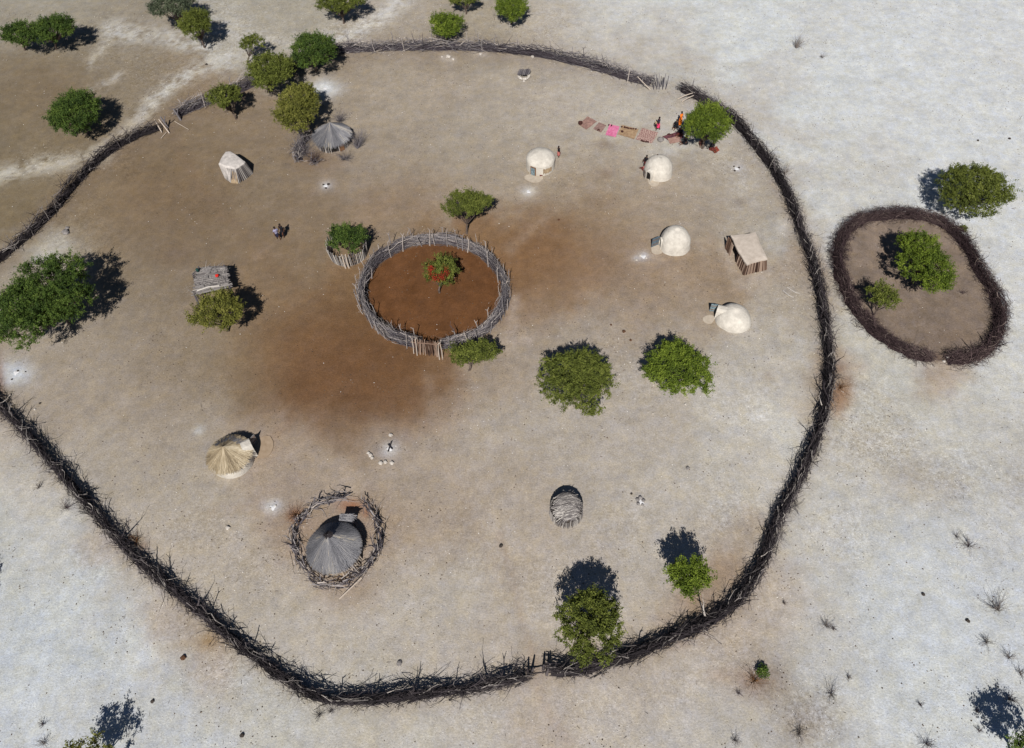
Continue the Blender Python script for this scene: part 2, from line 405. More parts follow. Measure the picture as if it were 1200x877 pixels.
# elongated or small soil marks: (points, half width px, rgb, strength, patchiness)
STROKES = [
    ([(628, 780), (600, 700), (560, 620), (520, 540), (500, 440)], 7, (158, 145, 131), .35, .8), ([(786, 105), (740, 180), (660, 240), (600, 290)], 8, (160, 146, 131), .3, .8), ([(198, 150), (240, 230), (330, 320), (380, 380)], 8, (116, 98, 80), .35, .8), ([(300, 530), (360, 480), (440, 430)], 6, (136, 115, 96), .35, .8), ([(770, 215), (765, 260), (770, 300), (820, 370)], 6, (162, 148, 134), .3, .8), ([(250, 350), (330, 270), (400, 190)], 6, (140, 124, 108), .3, .8),
    ([(0, 205), (40, 195), (85, 190), (120, 178)], 10, (182, 178, 166), .75, 1),
    ([(120, 178), (140, 160), (165, 140)], 9, (180, 175, 163), .7, 1),
    ([(165, 135), (185, 110), (205, 95), (235, 80), (270, 68)], 9, (186, 183, 175), .85, 1),
    ([(270, 68), (310, 45), (340, 50)], 8, (184, 180, 172), .6, 1),
    ([(385, 46), (415, 40), (440, 24), (460, 8), (475, -8)], 11, (192, 190, 185), .85, 1),
    ([(105, 75), (115, 60), (125, 48)], 6, (176, 172, 162), .6, 1),
    ([(110, 105), (120, 98), (142, 88)], 5, (180, 176, 168), .6, 1),
    ([(130, 35), (170, 40), (210, 48), (245, 55), (262, 72)], 12, (178, 176, 170), .7, 1),
    ([(255, 30), (275, 35), (290, 50)], 14, (180, 177, 171), .6, 1),
    ([(520, 67), (530, 69)], 4, (190, 182, 172), .7, 0),
    ([(558, 62), (568, 64)], 4, (188, 182, 174), .7, 0),
    ([(70, 285), (60, 297), (50, 300)], 10, (176, 174, 166), .8, .5),
    ([(585, 625), (592, 650), (603, 690), (610, 720), (622, 760), (628, 790)], 4, (140, 120, 103), .45, .5),
    ([(628, 800), (640, 830), (665, 870)], 6, (150, 133, 118), .4, .5),
    ([(905, 215), (920, 232), (930, 262)], 5, (156, 142, 128), .5, .4),
    ([(845, 185), (860, 205), (872, 218)], 9, (178, 173, 165), .5, .8),
    ([(250, 600), (300, 590), (350, 560)], 10, (142, 126, 112), .3, .7),
    ([(862, 328), (880, 328), (898, 322)], 8, (176, 165, 153), .45, .4),
    ([(845, 290), (850, 300), (858, 315)], 6, (176, 165, 153), .45, .4),
    ([(597, 385), (602, 370), (600, 350)], 7, (160, 146, 134), .7, .5),
    ([(620, 400), (600, 395), (588, 405)], 7, (162, 150, 139), .6, .5),
    ([(855, 450), (860, 475), (862, 500)], 8, (182, 179, 173), .5, 1),
]
# (px, py, rx, ry, rgb, strength)  ash, stains, leaf litter
BLOBS = [
    (205, 240, 105, 60, (119, 99, 78), .40), (330, 330, 70, 60, (120, 98, 77), .35), (60, 100, 70, 45, (116, 99, 78), .4), (500, 240, 90, 25, (138, 116, 95), .3),
    (415, 438, 88, 55, (104, 76, 53), .80), (360, 415, 50, 45, (112, 85, 62), .55), (640, 300, 60, 42, (122, 93, 67), .45), (470, 470, 50, 28, (108, 81, 58), .5),
    (905, 480, 45, 50, (188, 184, 176), .55), (560, 110, 120, 22, (164, 154, 142), .35), (690, 130, 70, 22, (172, 163, 152), .45), (600, 720, 130, 55, (172, 165, 154), .4), (400, 745, 90, 35, (174, 167, 157), .45), (760, 540, 90, 60, (170, 162, 152), .35),
    (220, 660, 60, 40, (170, 161, 149), .4),
    (381, 104, 17, 10, (200, 204, 208), .95), (18, 437, 19, 13, (188, 194, 202), .9), (320, 595, 10, 8, (200, 204, 210), .95), (322, 597, 16, 12, (140, 130, 122), .4),
    (457, 526, 8, 7, (208, 210, 214), 1), (457, 526, 20, 17, (160, 154, 150), .5), (233, 505, 6, 6, (178, 180, 182), .7), (619, 225, 5, 3.5, (216, 218, 220), 1), (619, 225, 11, 7, (178, 172, 165), .6),
    (754, 301, 5, 4, (214, 216, 220), 1), (746, 304, 4, 3, (200, 200, 200), .8), (754, 301, 14, 9, (165, 155, 147), .6), (751, 589, 15, 10, (172, 168, 162), .6), (382, 218, 8, 6, (164, 160, 158), .7), (382, 218, 3, 2.5, (190, 192, 196), .8),
    (863, 198, 5, 3.5, (200, 204, 208), .9), (863, 198, 10, 7, (160, 152, 145), .5), (866, 237, 8, 5, (134, 127, 122), .8), (920, 266, 9, 9, (190, 188, 185), .8), (470, 552, 0, 0, (0, 0, 0), 0),
    (985, 460, 14, 11, (138, 104, 76), .75), (983, 432, 7, 5, (130, 100, 80), .55), (347, 605, 9, 8, (120, 66, 34), .8), (410, 592, 13, 7, (142, 86, 55), .8), (392, 640, 52, 50, (136, 112, 92), .55), (428, 600, 5, 6, (150, 92, 60), .5),
    (245, 752, 10, 9, (150, 124, 86), .7), (882, 798, 18, 13, (140, 106, 84), .6), (890, 805, 30, 18, (134, 124, 114), .5), (940, 848, 28, 24, (140, 130, 121), .5), (845, 792, 18, 10, (156, 132, 112), .4),
    (165, 640, 8, 7, (110, 72, 42), .6), (158, 632, 7, 6, (140, 120, 80), .5), (810, 700, 30, 20, (136, 116, 98), .35), (850, 670, 18, 22, (132, 112, 94), .35),
    (709, 170, 10, 5, (124, 110, 97), .7), (708, 204, 11, 6, (124, 108, 92), .7), (705, 235, 20, 8, (134, 116, 98), .4), (1120, 320, 0, 0, (0, 0, 0), 0), (368, 188, 26, 12, (118, 96, 78), .5), (900, 441, 7, 6, (140, 130, 124), .5),
    (795, 405, 0, 0, (0, 0, 0), 0), (1095, 420, 10, 5, (112, 92, 76), .7), (1195, 570, 25, 40, (160, 155, 149), .4), (1060, 560, 30, 22, (150, 141, 130), .4), (1115, 570, 22, 20, (150, 144, 138), .45), (1120, 400, 30, 14, (120, 104, 92), .3),
    (0, 445, 5, 25, (120, 80, 60), .6), (205, 300, 25, 15, (116, 98, 82), .4), (310, 525, 15, 14, (150, 128, 106), .5), (700, 310, 25, 18, (124, 102, 84), .3),
]


# gravelly, mottled places: (px, py, rx, ry, amount)
RUBBLE = [(1030, 520, 60, 50, .9), (1120, 560, 60, 45, .7), (1010, 460, 40, 25, .6), (1190, 560, 40, 40, .5), (985, 620, 50, 40, .5), (945, 835, 45, 35, .9), (880, 790, 35, 30, .8), (855, 760, 60, 30, .6), (800, 810, 60, 30, .6), (700, 835, 60, 30, .5),
          (560, 845, 70, 25, .5), (910, 700, 30, 40, .5), (250, 780, 50, 40, .7), (210, 730, 40, 25, .6), (110, 660, 40, 30, .5), (40, 560, 40, 35, .4), (230, 720, 50, 30, .5), (340, 800, 60, 30, .5), (230, 620, 50, 50, .6), (300, 660, 60, 50, .5), (460, 620, 40, 50, .5),
          (190, 90, 80, 45, .7), (270, 40, 60, 40, .8), (420, 30, 50, 30, .8), (120, 60, 50, 40, .6), (90, 185, 90, 18, .8), (100, 260, 40, 40, .5), (80, 280, 30, 22, .6), (640, 30, 60, 25, .5), (590, 50, 60, 14, .5), (870, 470, 50, 45, .5), (840, 600, 50, 50, .6), (730, 620, 70, 60, .5),
          (860, 200, 30, 25, .5), (930, 330, 20, 40, .5), (650, 690, 60, 60, .5), (950, 350, 30, 90, .3), (1075, 380, 70, 30, .4), (480, 100, 100, 20, .3), (560, 640, 60, 60, .4), (430, 770, 90, 25, .4), (745, 430, 40, 60, .4)]


def proj_px(X, Y):
    """inverse of gp for arrays of ground points"""
    Rt = np.array(CAM_ROT.transposed())
    d = np.stack([X, Y, np.full_like(X, -CAM_H)], -1) @ Rt.T
    z = -d[..., 2]
    front = z > 5
    z = np.where(front, z, 5)
    px = CX + F_PX * d[..., 0] / z
    py = CY - F_PX * d[..., 1] / z
    return px, py, front


def seg_dist(px, py, pts):
    best = np.full(px.shape, 1e9)
    for (ax, ay), (bx, by) in zip(pts[:-1], pts[1:]):
        dx, dy = bx - ax, by - ay
        L = dx * dx + dy * dy + 1e-9
        t = np.clip(((px - ax) * dx + (py - ay) * dy) / L, 0, 1)
        best = np.minimum(best, np.hypot(px - ax - t * dx, py - ay - t * dy))
    return best


def inside_poly(px, py, poly):
    c = np.zeros(px.shape, bool)
    n = len(poly)
    for i in range(n):
        x1, y1 = poly[i]
        x2, y2 = poly[(i + 1) % n]
        if y1 == y2:
            continue
        cond = ((y1 > py) != (y2 > py)) & (px < (x2 - x1) * (py - y1) / (y2 - y1) + x1)
        c ^= cond
    return c


def value_noise(x, y, seed):
    rs = np.random.RandomState(seed)
    g = rs.rand(256, 256)
    xi, yi = np.floor(x).astype(int), np.floor(y).astype(int)
    fx, fy = x - xi, y - yi
    fx, fy = fx * fx * (3 - 2 * fx), fy * fy * (3 - 2 * fy)
    a = g[xi % 256, yi % 256]
    b = g[(xi + 1) % 256, yi % 256]
    c = g[xi % 256, (yi + 1) % 256]
    d = g[(xi + 1) % 256, (yi + 1) % 256]
    return (a * (1 - fx) + b * fx) * (1 - fy) + (c * (1 - fx) + d * fx) * fy


def fbm(x, y, seed, oct=4):
    s, a, t = 0, 1, 0
    for k in range(oct):
        s = s + a * value_noise(x * 2 ** k, y * 2 ** k, seed + k)
        t += a
        a *= .55
    return s / t


SOIL_K = 0.925     # pixel brightness (linear) -> albedo, for this sun and sky


def soil_colour(X, Y):
    px, py, front = proj_px(X, Y)
    wx = (fbm(X * .35 + 50, Y * .35 + 50, 3) - .5) * 26
    wy = (fbm(X * .35 + 90, Y * .35 + 10, 8) - .5) * 26
    hx = (fbm(X * 1.6 + 5, Y * 1.6 + 9, 13) - .5) * 22
    hy = (fbm(X * 1.6 + 35, Y * 1.6 + 29, 18) - .5) * 22
    qx, qy = px + wx * 1.15 + hx, py + wy * 1.15 + hy
    # far outside the surveyed patch: hold the border values
    qx = np.clip(qx, -60, 1260)
    qy = np.clip(qy, -40, 920)
    num = np.zeros(X.shape + (3,))
    den = np.full(X.shape, 1e-12)
    for x0, y0, r, g, b, s in CP:
        s2 = s * 1.15
        wgt = np.exp(-((qx - x0) ** 2 + (qy - y0) ** 2) / (2 * s2 * s2)) * (30 / s) ** 1.2 + 1e-7 / (1 + ((qx - x0) ** 2 + (qy - y0) ** 2) / 4000)
        den += wgt
        num += wgt[..., None] * np.array([lin(r), lin(g), lin(b)])
    col = num / den[..., None]
    patch = fbm(X * 1.1 + 7, Y * 1.1 + 3, 21)
    fine = fbm(X * 3.1 + 7, Y * 3.1 + 3, 31)
    for pts, wd, rgb, st, pt in STROKES:
        d = seg_dist(px + wx * .35, py + wy * .35, pts)
        a = np.exp(-(d / wd) ** 2) * st
        if pt:
            a = a * np.clip(1 + pt * ((patch - .5) * 3.0 + (fine - .5) * 2.4), 0, 1.25)
        a = np.clip(a, 0, 1)[..., None]
        col = col * (1 - a) + a * np.array([lin(c) for c in rgb])
    # inside of the thorn pen
    ins = inside_poly(px + wx * .1, py + wy * .1, PEN)
    pc = np.array([lin(130), lin(116), lin(104)]) * (0.88 + .35 * (patch[..., None] - .3))
    t_ = np.clip((py - 290) / 120, 0, 1)[..., None]
    pc = pc * (1 - .12 * t_)
    col = np.where(ins[..., None], pc, col)
    col0 = col
    for x0, y0, rx, ry, rgb, st in BLOBS:
        if rx == 0:
            continue
        d = ((px + wx * .22 - x0) / rx) ** 2 + ((py + wy * .22 - y0) / ry) ** 2
        a = (np.exp(-d * .9) * st * np.clip(.75 + fine * .5, 0, 1.1))
        a = np.clip(a, 0, 1)[..., None]
        col = col * (1 - a) + a * np.array([lin(c) for c in rgb])
    # dung floor of the round kraal
    kd = np.sqrt(((px + wx * .05 - KRAAL_C[0]) / (KRAAL_RX + 1)) ** 2 + ((py + wy * .05 - KRAAL_C[1]) / (KRAAL_RY + 1)) ** 2)
    a = np.clip((1.0 - kd) * 14, 0, 1)[..., None]
    kc = np.array([lin(99), lin(68), lin(44)]) * (.74 + .34 * patch[..., None] + .20 * fine[..., None])
    col = col * (1 - a) + a * kc
    # a litter of brush along the foot of the fences
    for path in (E_FENCE, N_FENCE, W_FENCE):
        d = seg_dist(px + wx * .3, py + wy * .3, path)
        a = (np.exp(-(d / 17) ** 2) * .42)[..., None]
        col = col * (1 - a) + a * np.array([lin(118), lin(103), lin(90)])
    col = col * (0.90 + .20 * patch[..., None]) * (0.93 + .14 * fine[..., None])
    # worn, mottled belt just outside the fences
    dd_ = np.minimum(seg_dist(px, py, E_FENCE), seg_dist(px, py, W_FENCE))
    big = fbm(X * .16 + 31, Y * .16 + 17, 61, 5)
    a = np.clip((big - .44) * 5, 0, 1) * np.clip((col0.mean(-1) - .30) * 6, 0, 1) * (.10 + .38 * np.exp(-(dd_ / 95) ** 2))
    a = a[..., None]
    col = col * (1 - a) + a * np.array([lin(160), lin(148), lin(135)])
    far = ~front
    col[far] = np.array([lin(178), lin(176), lin(172)])
    grit = np.clip((col0.mean(-1) - .16) * 3.2, .12, 1)
    grit = np.where(kd < 1.05, .06, grit)
    grit = np.where(ins, .18, grit)
    return col * SOIL_K, grit


def axis(lo, hi, step, far):
    core = list(np.arange(lo, hi + 1e-6, step))
    s, v, a = step, hi, []
    while v < far:
        s *= 1.25
        v += s
        a.append(v)
    s, v, b = step, lo, []
    while v > -far:
        s *= 1.25
        v -= s
        b.append(v)
    return np.array(b[::-1] + core + a)


def build_ground():
    xs = axis(-72, 72, .26, 3000)
    ys = axis(-10, 92, .26, 3000)
    X, Y = np.meshgrid(xs, ys, indexing='ij')
    col, grit = soil_colour(X, Y)
    rel = (fbm(X * .22, Y * .22, 55) - .5) * .10
    rel = np.where((abs(X) < 100) & (Y > -30) & (Y < 130), rel, 0)
    nx, ny = X.shape
    v = np.stack([X.ravel(), Y.ravel(), (rel * 0.4 - .01).ravel()], -1)
    idx = np.arange(nx * ny).reshape(nx, ny)
    q = np.stack([idx[:-1, :-1], idx[1:, :-1], idx[1:, 1:], idx[:-1, 1:]], -1).reshape(-1, 4)
    me = bpy.data.meshes.new('ground')
    me.vertices.add(len(v))
    me.vertices.foreach_set('co', v.astype(np.float32).ravel())
    me.loops.add(q.size)
    me.loops.foreach_set('vertex_index', q.astype(np.int32).ravel())
    me.polygons.add(len(q))
    me.polygons.foreach_set('loop_start', np.arange(0, q.size, 4, dtype=np.int32))
    me.polygons.foreach_set('loop_total', np.full(len(q), 4, dtype=np.int32))
    me.update(calc_edges=True)
    ca = me.color_attributes.new('soil', 'FLOAT_COLOR', 'POINT')
    rgba = np.concatenate([col.reshape(-1, 3), np.ones((nx * ny, 1))], 1)
    ca.data.foreach_set('color', rgba.astype(np.float32).ravel())
    ga = me.attributes.new('grit', 'FLOAT', 'POINT')
    ga.data.foreach_set('value', grit.ravel().astype(np.float32))
    me.polygons.foreach_set('use_smooth', [True] * len(q))
    pxx, pyy, _f = proj_px(X, Y)
    rub = np.full(X.shape, .10)
    wn = (fbm(X * .5, Y * .5, 91) - .5) * 60
    for x0, y0, rx, ry, am in RUBBLE:
        rub = np.maximum(rub, am * np.exp(-(((pxx + wn - x0) / rx) ** 2 + ((pyy + wn - y0) / ry) ** 2)))
    ra = me.attributes.new('rubble', 'FLOAT', 'POINT')
    ra.data.foreach_set('value', rub.ravel().astype(np.float32))
    # material
    m, n, p = new_mat('dry_soil')
    L = n.links.new
    at = n.nodes.new('ShaderNodeAttribute')
    at.attribute_name = 'soil'
    gr = n.nodes.new('ShaderNodeAttribute')
    gr.attribute_name = 'grit'
    tc = n.nodes.new('ShaderNodeTexCoord')

    def noise(sc, det, rg=.65):
        nz = n.nodes.new('ShaderNodeTexNoise')
        nz.inputs['Scale'].default_value = sc
        nz.inputs['Detail'].default_value = det
        nz.inputs['Roughness'].default_value = rg
        L(tc.outputs['Object'], nz.inputs['Vector'])
        return nz.outputs['Fac']

    def maprange(src, a, b, c, d):
        mr = n.nodes.new('ShaderNodeMapRange')
        mr.inputs['From Min'].default_value = a
        mr.inputs['From Max'].default_value = b
        mr.inputs['To Min'].default_value = c
        mr.inputs['To Max'].default_value = d
        L(src, mr.inputs['Value'])
        return mr.outputs['Result']

    def mul(a, b):
        x = n.nodes.new('ShaderNodeMath')
        x.operation = 'MULTIPLY'
        for i, s in enumerate((a, b)):
            if isinstance(s, (int, float)):
                x.inputs[i].default_value = s
            else:
                L(s, x.inputs[i])
        return x.outputs[0]
    f1 = maprange(noise(7.5, 6, .85), .25, .75, .66, 1.34)
    f2 = maprange(noise(1.5, 5, .75), .3, .7, .88, 1.12)
    f3 = maprange(noise(.35, 6, .8), .3, .7, .86, 1.14)
    fac = mul(mul(f1, f2), f3)
    mx = n.nodes.new('ShaderNodeMix')
    mx.data_type = 'RGBA'
    mx.blend_type = 'MULTIPLY'
    mx.inputs['Factor'].default_value = 1
    L(at.outputs['Color'], mx.inputs[6])
    cmb = n.nodes.new('ShaderNodeCombineColor')
    for i in range(3):
        L(fac, cmb.inputs[i])
    L(cmb.outputs[0], mx.inputs[7])
    # pale chips
    vo = n.nodes.new('ShaderNodeTexVoronoi')
    vo.inputs['Scale'].default_value = 8.5
    L(tc.outputs['Object'], vo.inputs['Vector'])
    near = maprange(vo.outputs['Distance'], .10, .30, 1, 0)
    sep = n.nodes.new('ShaderNodeSeparateColor')
    L(vo.outputs['Color'], sep.inputs[0])
    pick = maprange(sep.outputs[0], .62, .80, 0, 1)
    chips = mul(mul(near, pick), mul(gr.outputs['Fac'], .55))
    mx2 = n.nodes.new('ShaderNodeMix')
    mx2.data_type = 'RGBA'
    L(chips, mx2.inputs['Factor'])
    L(mx.outputs[2], mx2.inputs[6])
    mx2.inputs[7].default_value = (.62, .60, .56, 1)
    # dark crumbs
    pick2 = maprange(sep.outputs[1], .80, .88, 0, 1)
    near2 = maprange(vo.outputs['Distance'], .12, .32, 1, 0)
    dark = mul(mul(near2, pick2), .65)
    mx3 = n.nodes.new('ShaderNodeMix')
    mx3.data_type = 'RGBA'
    mx3.blend_type = 'MULTIPLY'
    L(dark, mx3.inputs['Factor'])
    L(mx2.outputs[2], mx3.inputs[6])
    mx3.inputs[7].default_value = (.38, .33, .29, 1)
    # broken calcrete: pale fragments among darker earth
    ru = n.nodes.new('ShaderNodeAttribute')
    ru.attribute_name = 'rubble'
    rn_ = noise(3.2, 7, .92)
    rfac = maprange(rn_, .38, .64, -1, 1)
    lift = n.nodes.new('ShaderNodeMath')
    lift.operation = 'MULTIPLY_ADD'
    L(mul(rfac, ru.outputs['Fac']), lift.inputs[0])
    lift.inputs[1].default_value = .46
    lift.inputs[2].default_value = 1.0
    cmb2 = n.nodes.new('ShaderNodeCombineColor')
    g2 = n.nodes.new('ShaderNodeMath')
    g2.operation = 'POWER'
    L(lift.outputs[0], g2.inputs[0])
    g2.inputs[1].default_value = 1.12
    b2 = n.nodes.new('ShaderNodeMath')
    b2.operation = 'POWER'
    L(lift.outputs[0], b2.inputs[0])
    b2.inputs[1].default_value = 1.3
    L(lift.outputs[0], cmb2.inputs[0])
    L(g2.outputs[0], cmb2.inputs[1])
    L(b2.outputs[0], cmb2.inputs[2])
    mx4 = n.nodes.new('ShaderNodeMix')
    mx4.data_type = 'RGBA'
    mx4.blend_type = 'MULTIPLY'
    mx4.inputs['Factor'].default_value = 1
    L(mx3.outputs[2], mx4.inputs[6])
    L(cmb2.outputs[0], mx4.inputs[7])
    # warm and cool drifts of the soil
    hue = maprange(noise(.9, 6, .8), .35, .65, -1, 1)
    hr = n.nodes.new('ShaderNodeMath')
    hr.operation = 'MULTIPLY_ADD'
    L(hue, hr.inputs[0])
    hr.inputs[1].default_value = .03
    hr.inputs[2].default_value = 1
    hb = n.nodes.new('ShaderNodeMath')
    hb.operation = 'MULTIPLY_ADD'
    L(hue, hb.inputs[0])
    hb.inputs[1].default_value = -.09
    hb.inputs[2].default_value = 1
    cmb3 = n.nodes.new('ShaderNodeCombineColor')
    L(hr.outputs[0], cmb3.inputs[0])
    cmb3.inputs[1].default_value = 1
    L(hb.outputs[0], cmb3.inputs[2])
    mx5 = n.nodes.new('ShaderNodeMix')
    mx5.data_type = 'RGBA'
    mx5.blend_type = 'MULTIPLY'
    mx5.inputs['Factor'].default_value = 1
    L(mx4.outputs[2], mx5.inputs[6])
    L(cmb3.outputs[0], mx5.inputs[7])
    L(mx5.outputs[2], p.inputs['Base Color'])
    p.inputs['Roughness'].default_value = 1
    p.inputs['Specular IOR Level'].default_value = .05
    bp = n.nodes.new('ShaderNodeBump')
    bp.inputs['Strength'].default_value = .65
    bp.inputs['Distance'].default_value = .06
    L(noise(9, 6, .7), bp.inputs['Height'])
    L(bp.outputs['Normal'], p.inputs['Normal'])
    me.materials.append(m)
    o = bpy.data.objects.new('ground', me)
    COL.objects.link(o)
    o['kind'] = 'structure'
    return o


build_ground()


# ------------------------------------------------------------------ path tools
def world_path(px_pts, closed=False, step=.5):
    P = [gp(x, y) for x, y in px_pts]
    if closed:
        P = P + [P[0]]
    # catmull-rom through the points, then even spacing
    fine = []
    n = len(P)
    for i in range(n - 1):
        p0 = P[i - 1] if i > 0 else (P[-2] if closed else P[0] * 2 - P[1])
        p1, p2 = P[i], P[i + 1]
        p3 = P[i + 2] if i + 2 < n else (P[1] if closed else P[-1] * 2 - P[-2])
        for k in range(10):
            t = k / 10
            fine.append(.5 * ((2 * p1) + (p2 - p0) * t + (2 * p0 - 5 * p1 + 4 * p2 - p3) * t * t + (3 * p1 - p0 - 3 * p2 + p3) * t ** 3))
    fine.append(P[-1])
    out, acc = [fine[0]], 0
    for a, b in zip(fine[:-1], fine[1:]):
        L = (b - a).length
        acc += L
        if acc >= step:
            out.append(b)
            acc = 0
    return out


def path_len(P):
    return sum((b - a).length for a, b in zip(P[:-1], P[1:]))


def gnarl(mb, p, d, L, r, tone, rnd, segs=3, fork=.5, wig=.18, n=3):
    thick = r > .024
    """a crooked tapering branch with side twigs"""
    pts, rads = [p], [r]
    cur, dr = p.copy(), d.normalized()
    for k in range(segs):
        dr = (dr + Vector((rnd.uniform(-wig, wig), rnd.uniform(-wig, wig), rnd.uniform(-wig, wig) * .7))).normalized()
        cur = cur + dr * (L / segs)
        if cur.z < .02:
            cur.z = .02
        pts.append(cur.copy())
        rads.append(max(r * (1 - (k + 1) / (segs + .4)), .014 if thick else .006))
        if rnd.random() < fork and k < segs:
            td = (dr + Vector((rnd.uniform(-.9, .9), rnd.uniform(-.9, .9), rnd.uniform(-.4, .7)))).normalized()
            tl = L * rnd.uniform(.2, .42)
            e = cur + td * tl
            if e.z < .02:
                e.z = .02
            mid = cur + td * tl * .5 + Vector((rnd.uniform(-.05, .05), rnd.uniform(-.05, .05), rnd.uniform(-.03, .05)))
            if mid.z < .02:
                mid.z = .02
            mb.tube([cur.copy(), mid, e], [rads[-1] * .8, rads[-1] * .6, .014 if thick else .006], 3, tone, cap=False)
    mb.tube(pts, rads, n, tone, cap=False)
    return cur


def brush_fence(mb, P, width, height, dens, rnd, rad=(.014, .035), pale=.10, spikes=.35, length=(1.2, 2.4), along=.8, out=.0, closed=False, toneb=.4, wig=.2, slope=.22, spread=.24, core=.64):
    """heap of interlaced dead branches along P"""
    if core:
        # dark lumpy core added inside the heap to block light and make its shadow solid
        sect = [(-1, 0), (-.85, .45), (-.45, .85), (.1, 1), (.6, .7), (.95, .3), (1, 0)]
        vs, fs = [], []
        for i, p in enumerate(P):
            t = (P[min(i + 1, len(P) - 1)] - P[max(i - 1, 0)]).normalized()
            nrm = Vector((-t.y, t.x, 0))
            for (u, z) in sect:
                q = p + nrm * u * width * .25 * rnd.uniform(.6, 1.4)
                vs.append((q.x, q.y, z * height * core * rnd.uniform(.75, 1.15)))
        m = len(sect)
        for i in range(len(P) - 1):
            for k in range(m - 1):
                fs.append((i * m + k, i * m + k + 1, (i + 1) * m + k + 1, (i + 1) * m + k))
        mb.add(vs, fs, .05)
    for i in range(len(P) - 1):
        a, b = P[i], P[i + 1]
        seg = b - a
        L = seg.length
        t = seg.normalized()
        nrm = Vector((-t.y, t.x, 0))
        cnt = dens * L
        k = int(cnt) + (1 if rnd.random() < cnt - int(cnt) else 0)
        wl = width * (1 + .22 * math.sin(i * .7) * math.sin(i * .23 + 1) + .16 * math.sin(i * .13 + 2) + rnd.uniform(-.12, .12))
        hl = height * (1 + .18 * math.sin(i * .45 + 2) * math.sin(i * .19) + .12 * math.sin(i * .11) + rnd.uniform(-.1, .1))
        drift = .13 * math.sin(i * .17 + 1) + .10 * math.sin(i * .41)
        for _ in range(k):
            u = rnd.random()
            q = rnd.gauss(0, .38)
            q = max(-1, min(1, q))
            z = rnd.random() ** .85 * hl * (1 - .7 * q * q)
            p = a + seg * u + nrm * (q * wl * .5) + Vector((0, 0, z))
            bl = rnd.uniform(*length)
            sgn = 1 if rnd.random() < .5 else -1
            d = t * sgn * along + nrm * rnd.gauss(0, spread) + Vector((0, 0, rnd.gauss(.04, slope)))
            tone = min(1, max(0, rnd.gauss(toneb + drift, .2)))
            r = rnd.uniform(*rad)
            if rnd.random() < pale:
                tone = rnd.uniform(.8, 1.0)
                p.z = hl * rnd.uniform(.7, 1.05)
                r *= 1.25
            d2 = d.normalized()
            p0 = p - d2 * bl * .5
            p0.z = max(p0.z, .03)
            gnarl(mb, p0, d2, bl, r, tone, rnd, 3, .45, wig if tone < .8 else wig * 1.5)
        # upright, splayed spikes
        if rnd.random() < spikes * L:
            u = rnd.random()
            side = rnd.choice((-1, 1))
            p = a + seg * u + nrm * side * rnd.uniform(0, .3) * wl
            p.z = hl * .5
            d = Vector((0, 0, 1)) + nrm * side * rnd.uniform(0, .7) + t * rnd.uniform(-.5, .5)
            gnarl(mb, p, d, rnd.uniform(.9, 1.8) * (.45 + height * .5), rnd.uniform(.045, .08), min(1, max(0, rnd.gauss(.5, .22))), rnd, 4, .8, .28)
        # twigs that stick out low on both sides
        for _ in range(int(out * L) + (1 if rnd.random() < out * L % 1 else 0)):
            side = rnd.choice((-1, 1))
            p = a + seg * rnd.random() + nrm * side * wl * .35
            p.z = rnd.uniform(.1, .6) * hl
            d = nrm * side + t * rnd.uniform(-.9, .9) + Vector((0, 0, rnd.uniform(-.25, .3)))
            gnarl(mb, p, d, rnd.uniform(.25, .75), rnd.uniform(.010, .020), min(1, max(0, rnd.gauss(.45, .25))), rnd, 3, .7, .3)


def post(parent, base, h, r, lean, tone, mat, rnd, name='post', fork=True, n=6):
    mb = MB()
    top = base + Vector((lean[0], lean[1], h))
    mid = (base + top) / 2 + Vector((rnd.uniform(-.05, .05), rnd.uniform(-.05, .05), 0))
    mb.tube([base, mid, top], [r, r * .9, r * .7], n, tone)
    if fork:
        for s in (-1, 1):
            a = rnd.uniform(0, 6.28)
            e = top + Vector((math.cos(a) * .18 * s, math.sin(a) * .18 * s, rnd.uniform(.15, .35)))
            mb.tube([top - Vector((0, 0, .03)), e], [r * .65, r * .3], 4, tone)
    loc = parent.location if parent else Vector((0, 0, 0))
    return mb.build(name, mat, parent, org=loc)


def posts_along(parent, P, spacing, h, r, mat, rnd, off=.35, lean=.12, tone=(.5, .95), maxn=95, name='post'):
    L = path_len(P)
    n = min(maxn, int(L / spacing))
    acc, k, target = 0, 0, L / (n * 2)
    for a, b in zip(P[:-1], P[1:]):
        s = (b - a).length
        while acc + s >= target and k < n:
            u = (target - acc) / s
            p = a.lerp(b, u)
            t = (b - a).normalized()
            nn = Vector((-t.y, t.x, 0))
            side = rnd.choice((-1, 1))
            p = p + nn * side * off + Vector((0, 0, -.02))
            post(parent, p, h * rnd.uniform(.8, 1.25), r * rnd.uniform(.8, 1.3), (-nn.x * side * lean + rnd.uniform(-.25, .25), -nn.y * side * lean + rnd.uniform(-.25, .25)), rnd.uniform(*tone), mat, rnd, name)
            k += 1
            target += L / n * rnd.uniform(.7, 1.3)
        acc += s


# ------------------------------------------------------------------ the brush fences
rnd = random.Random(5)
fe = empty('brush_fence', gp(970, 430), 'long dark brush fence curving down the right side of the village', 'fence', 'brush fences round the village')
P = world_path(E_FENCE)
mb = MB()
brush_fence(mb, P, .84, 1.02, 58, rnd, spikes=.45, out=2.8, pale=.05, toneb=.26, length=(.8, 1.6), wig=.30, slope=.14, spread=.18)
mb.build('brushwood', M['brush'], fe, org=fe.location)
posts_along(fe, P, 2.2, 1.3, .042, M['brush'], rnd, off=.25, tone=(.45, 1.0))

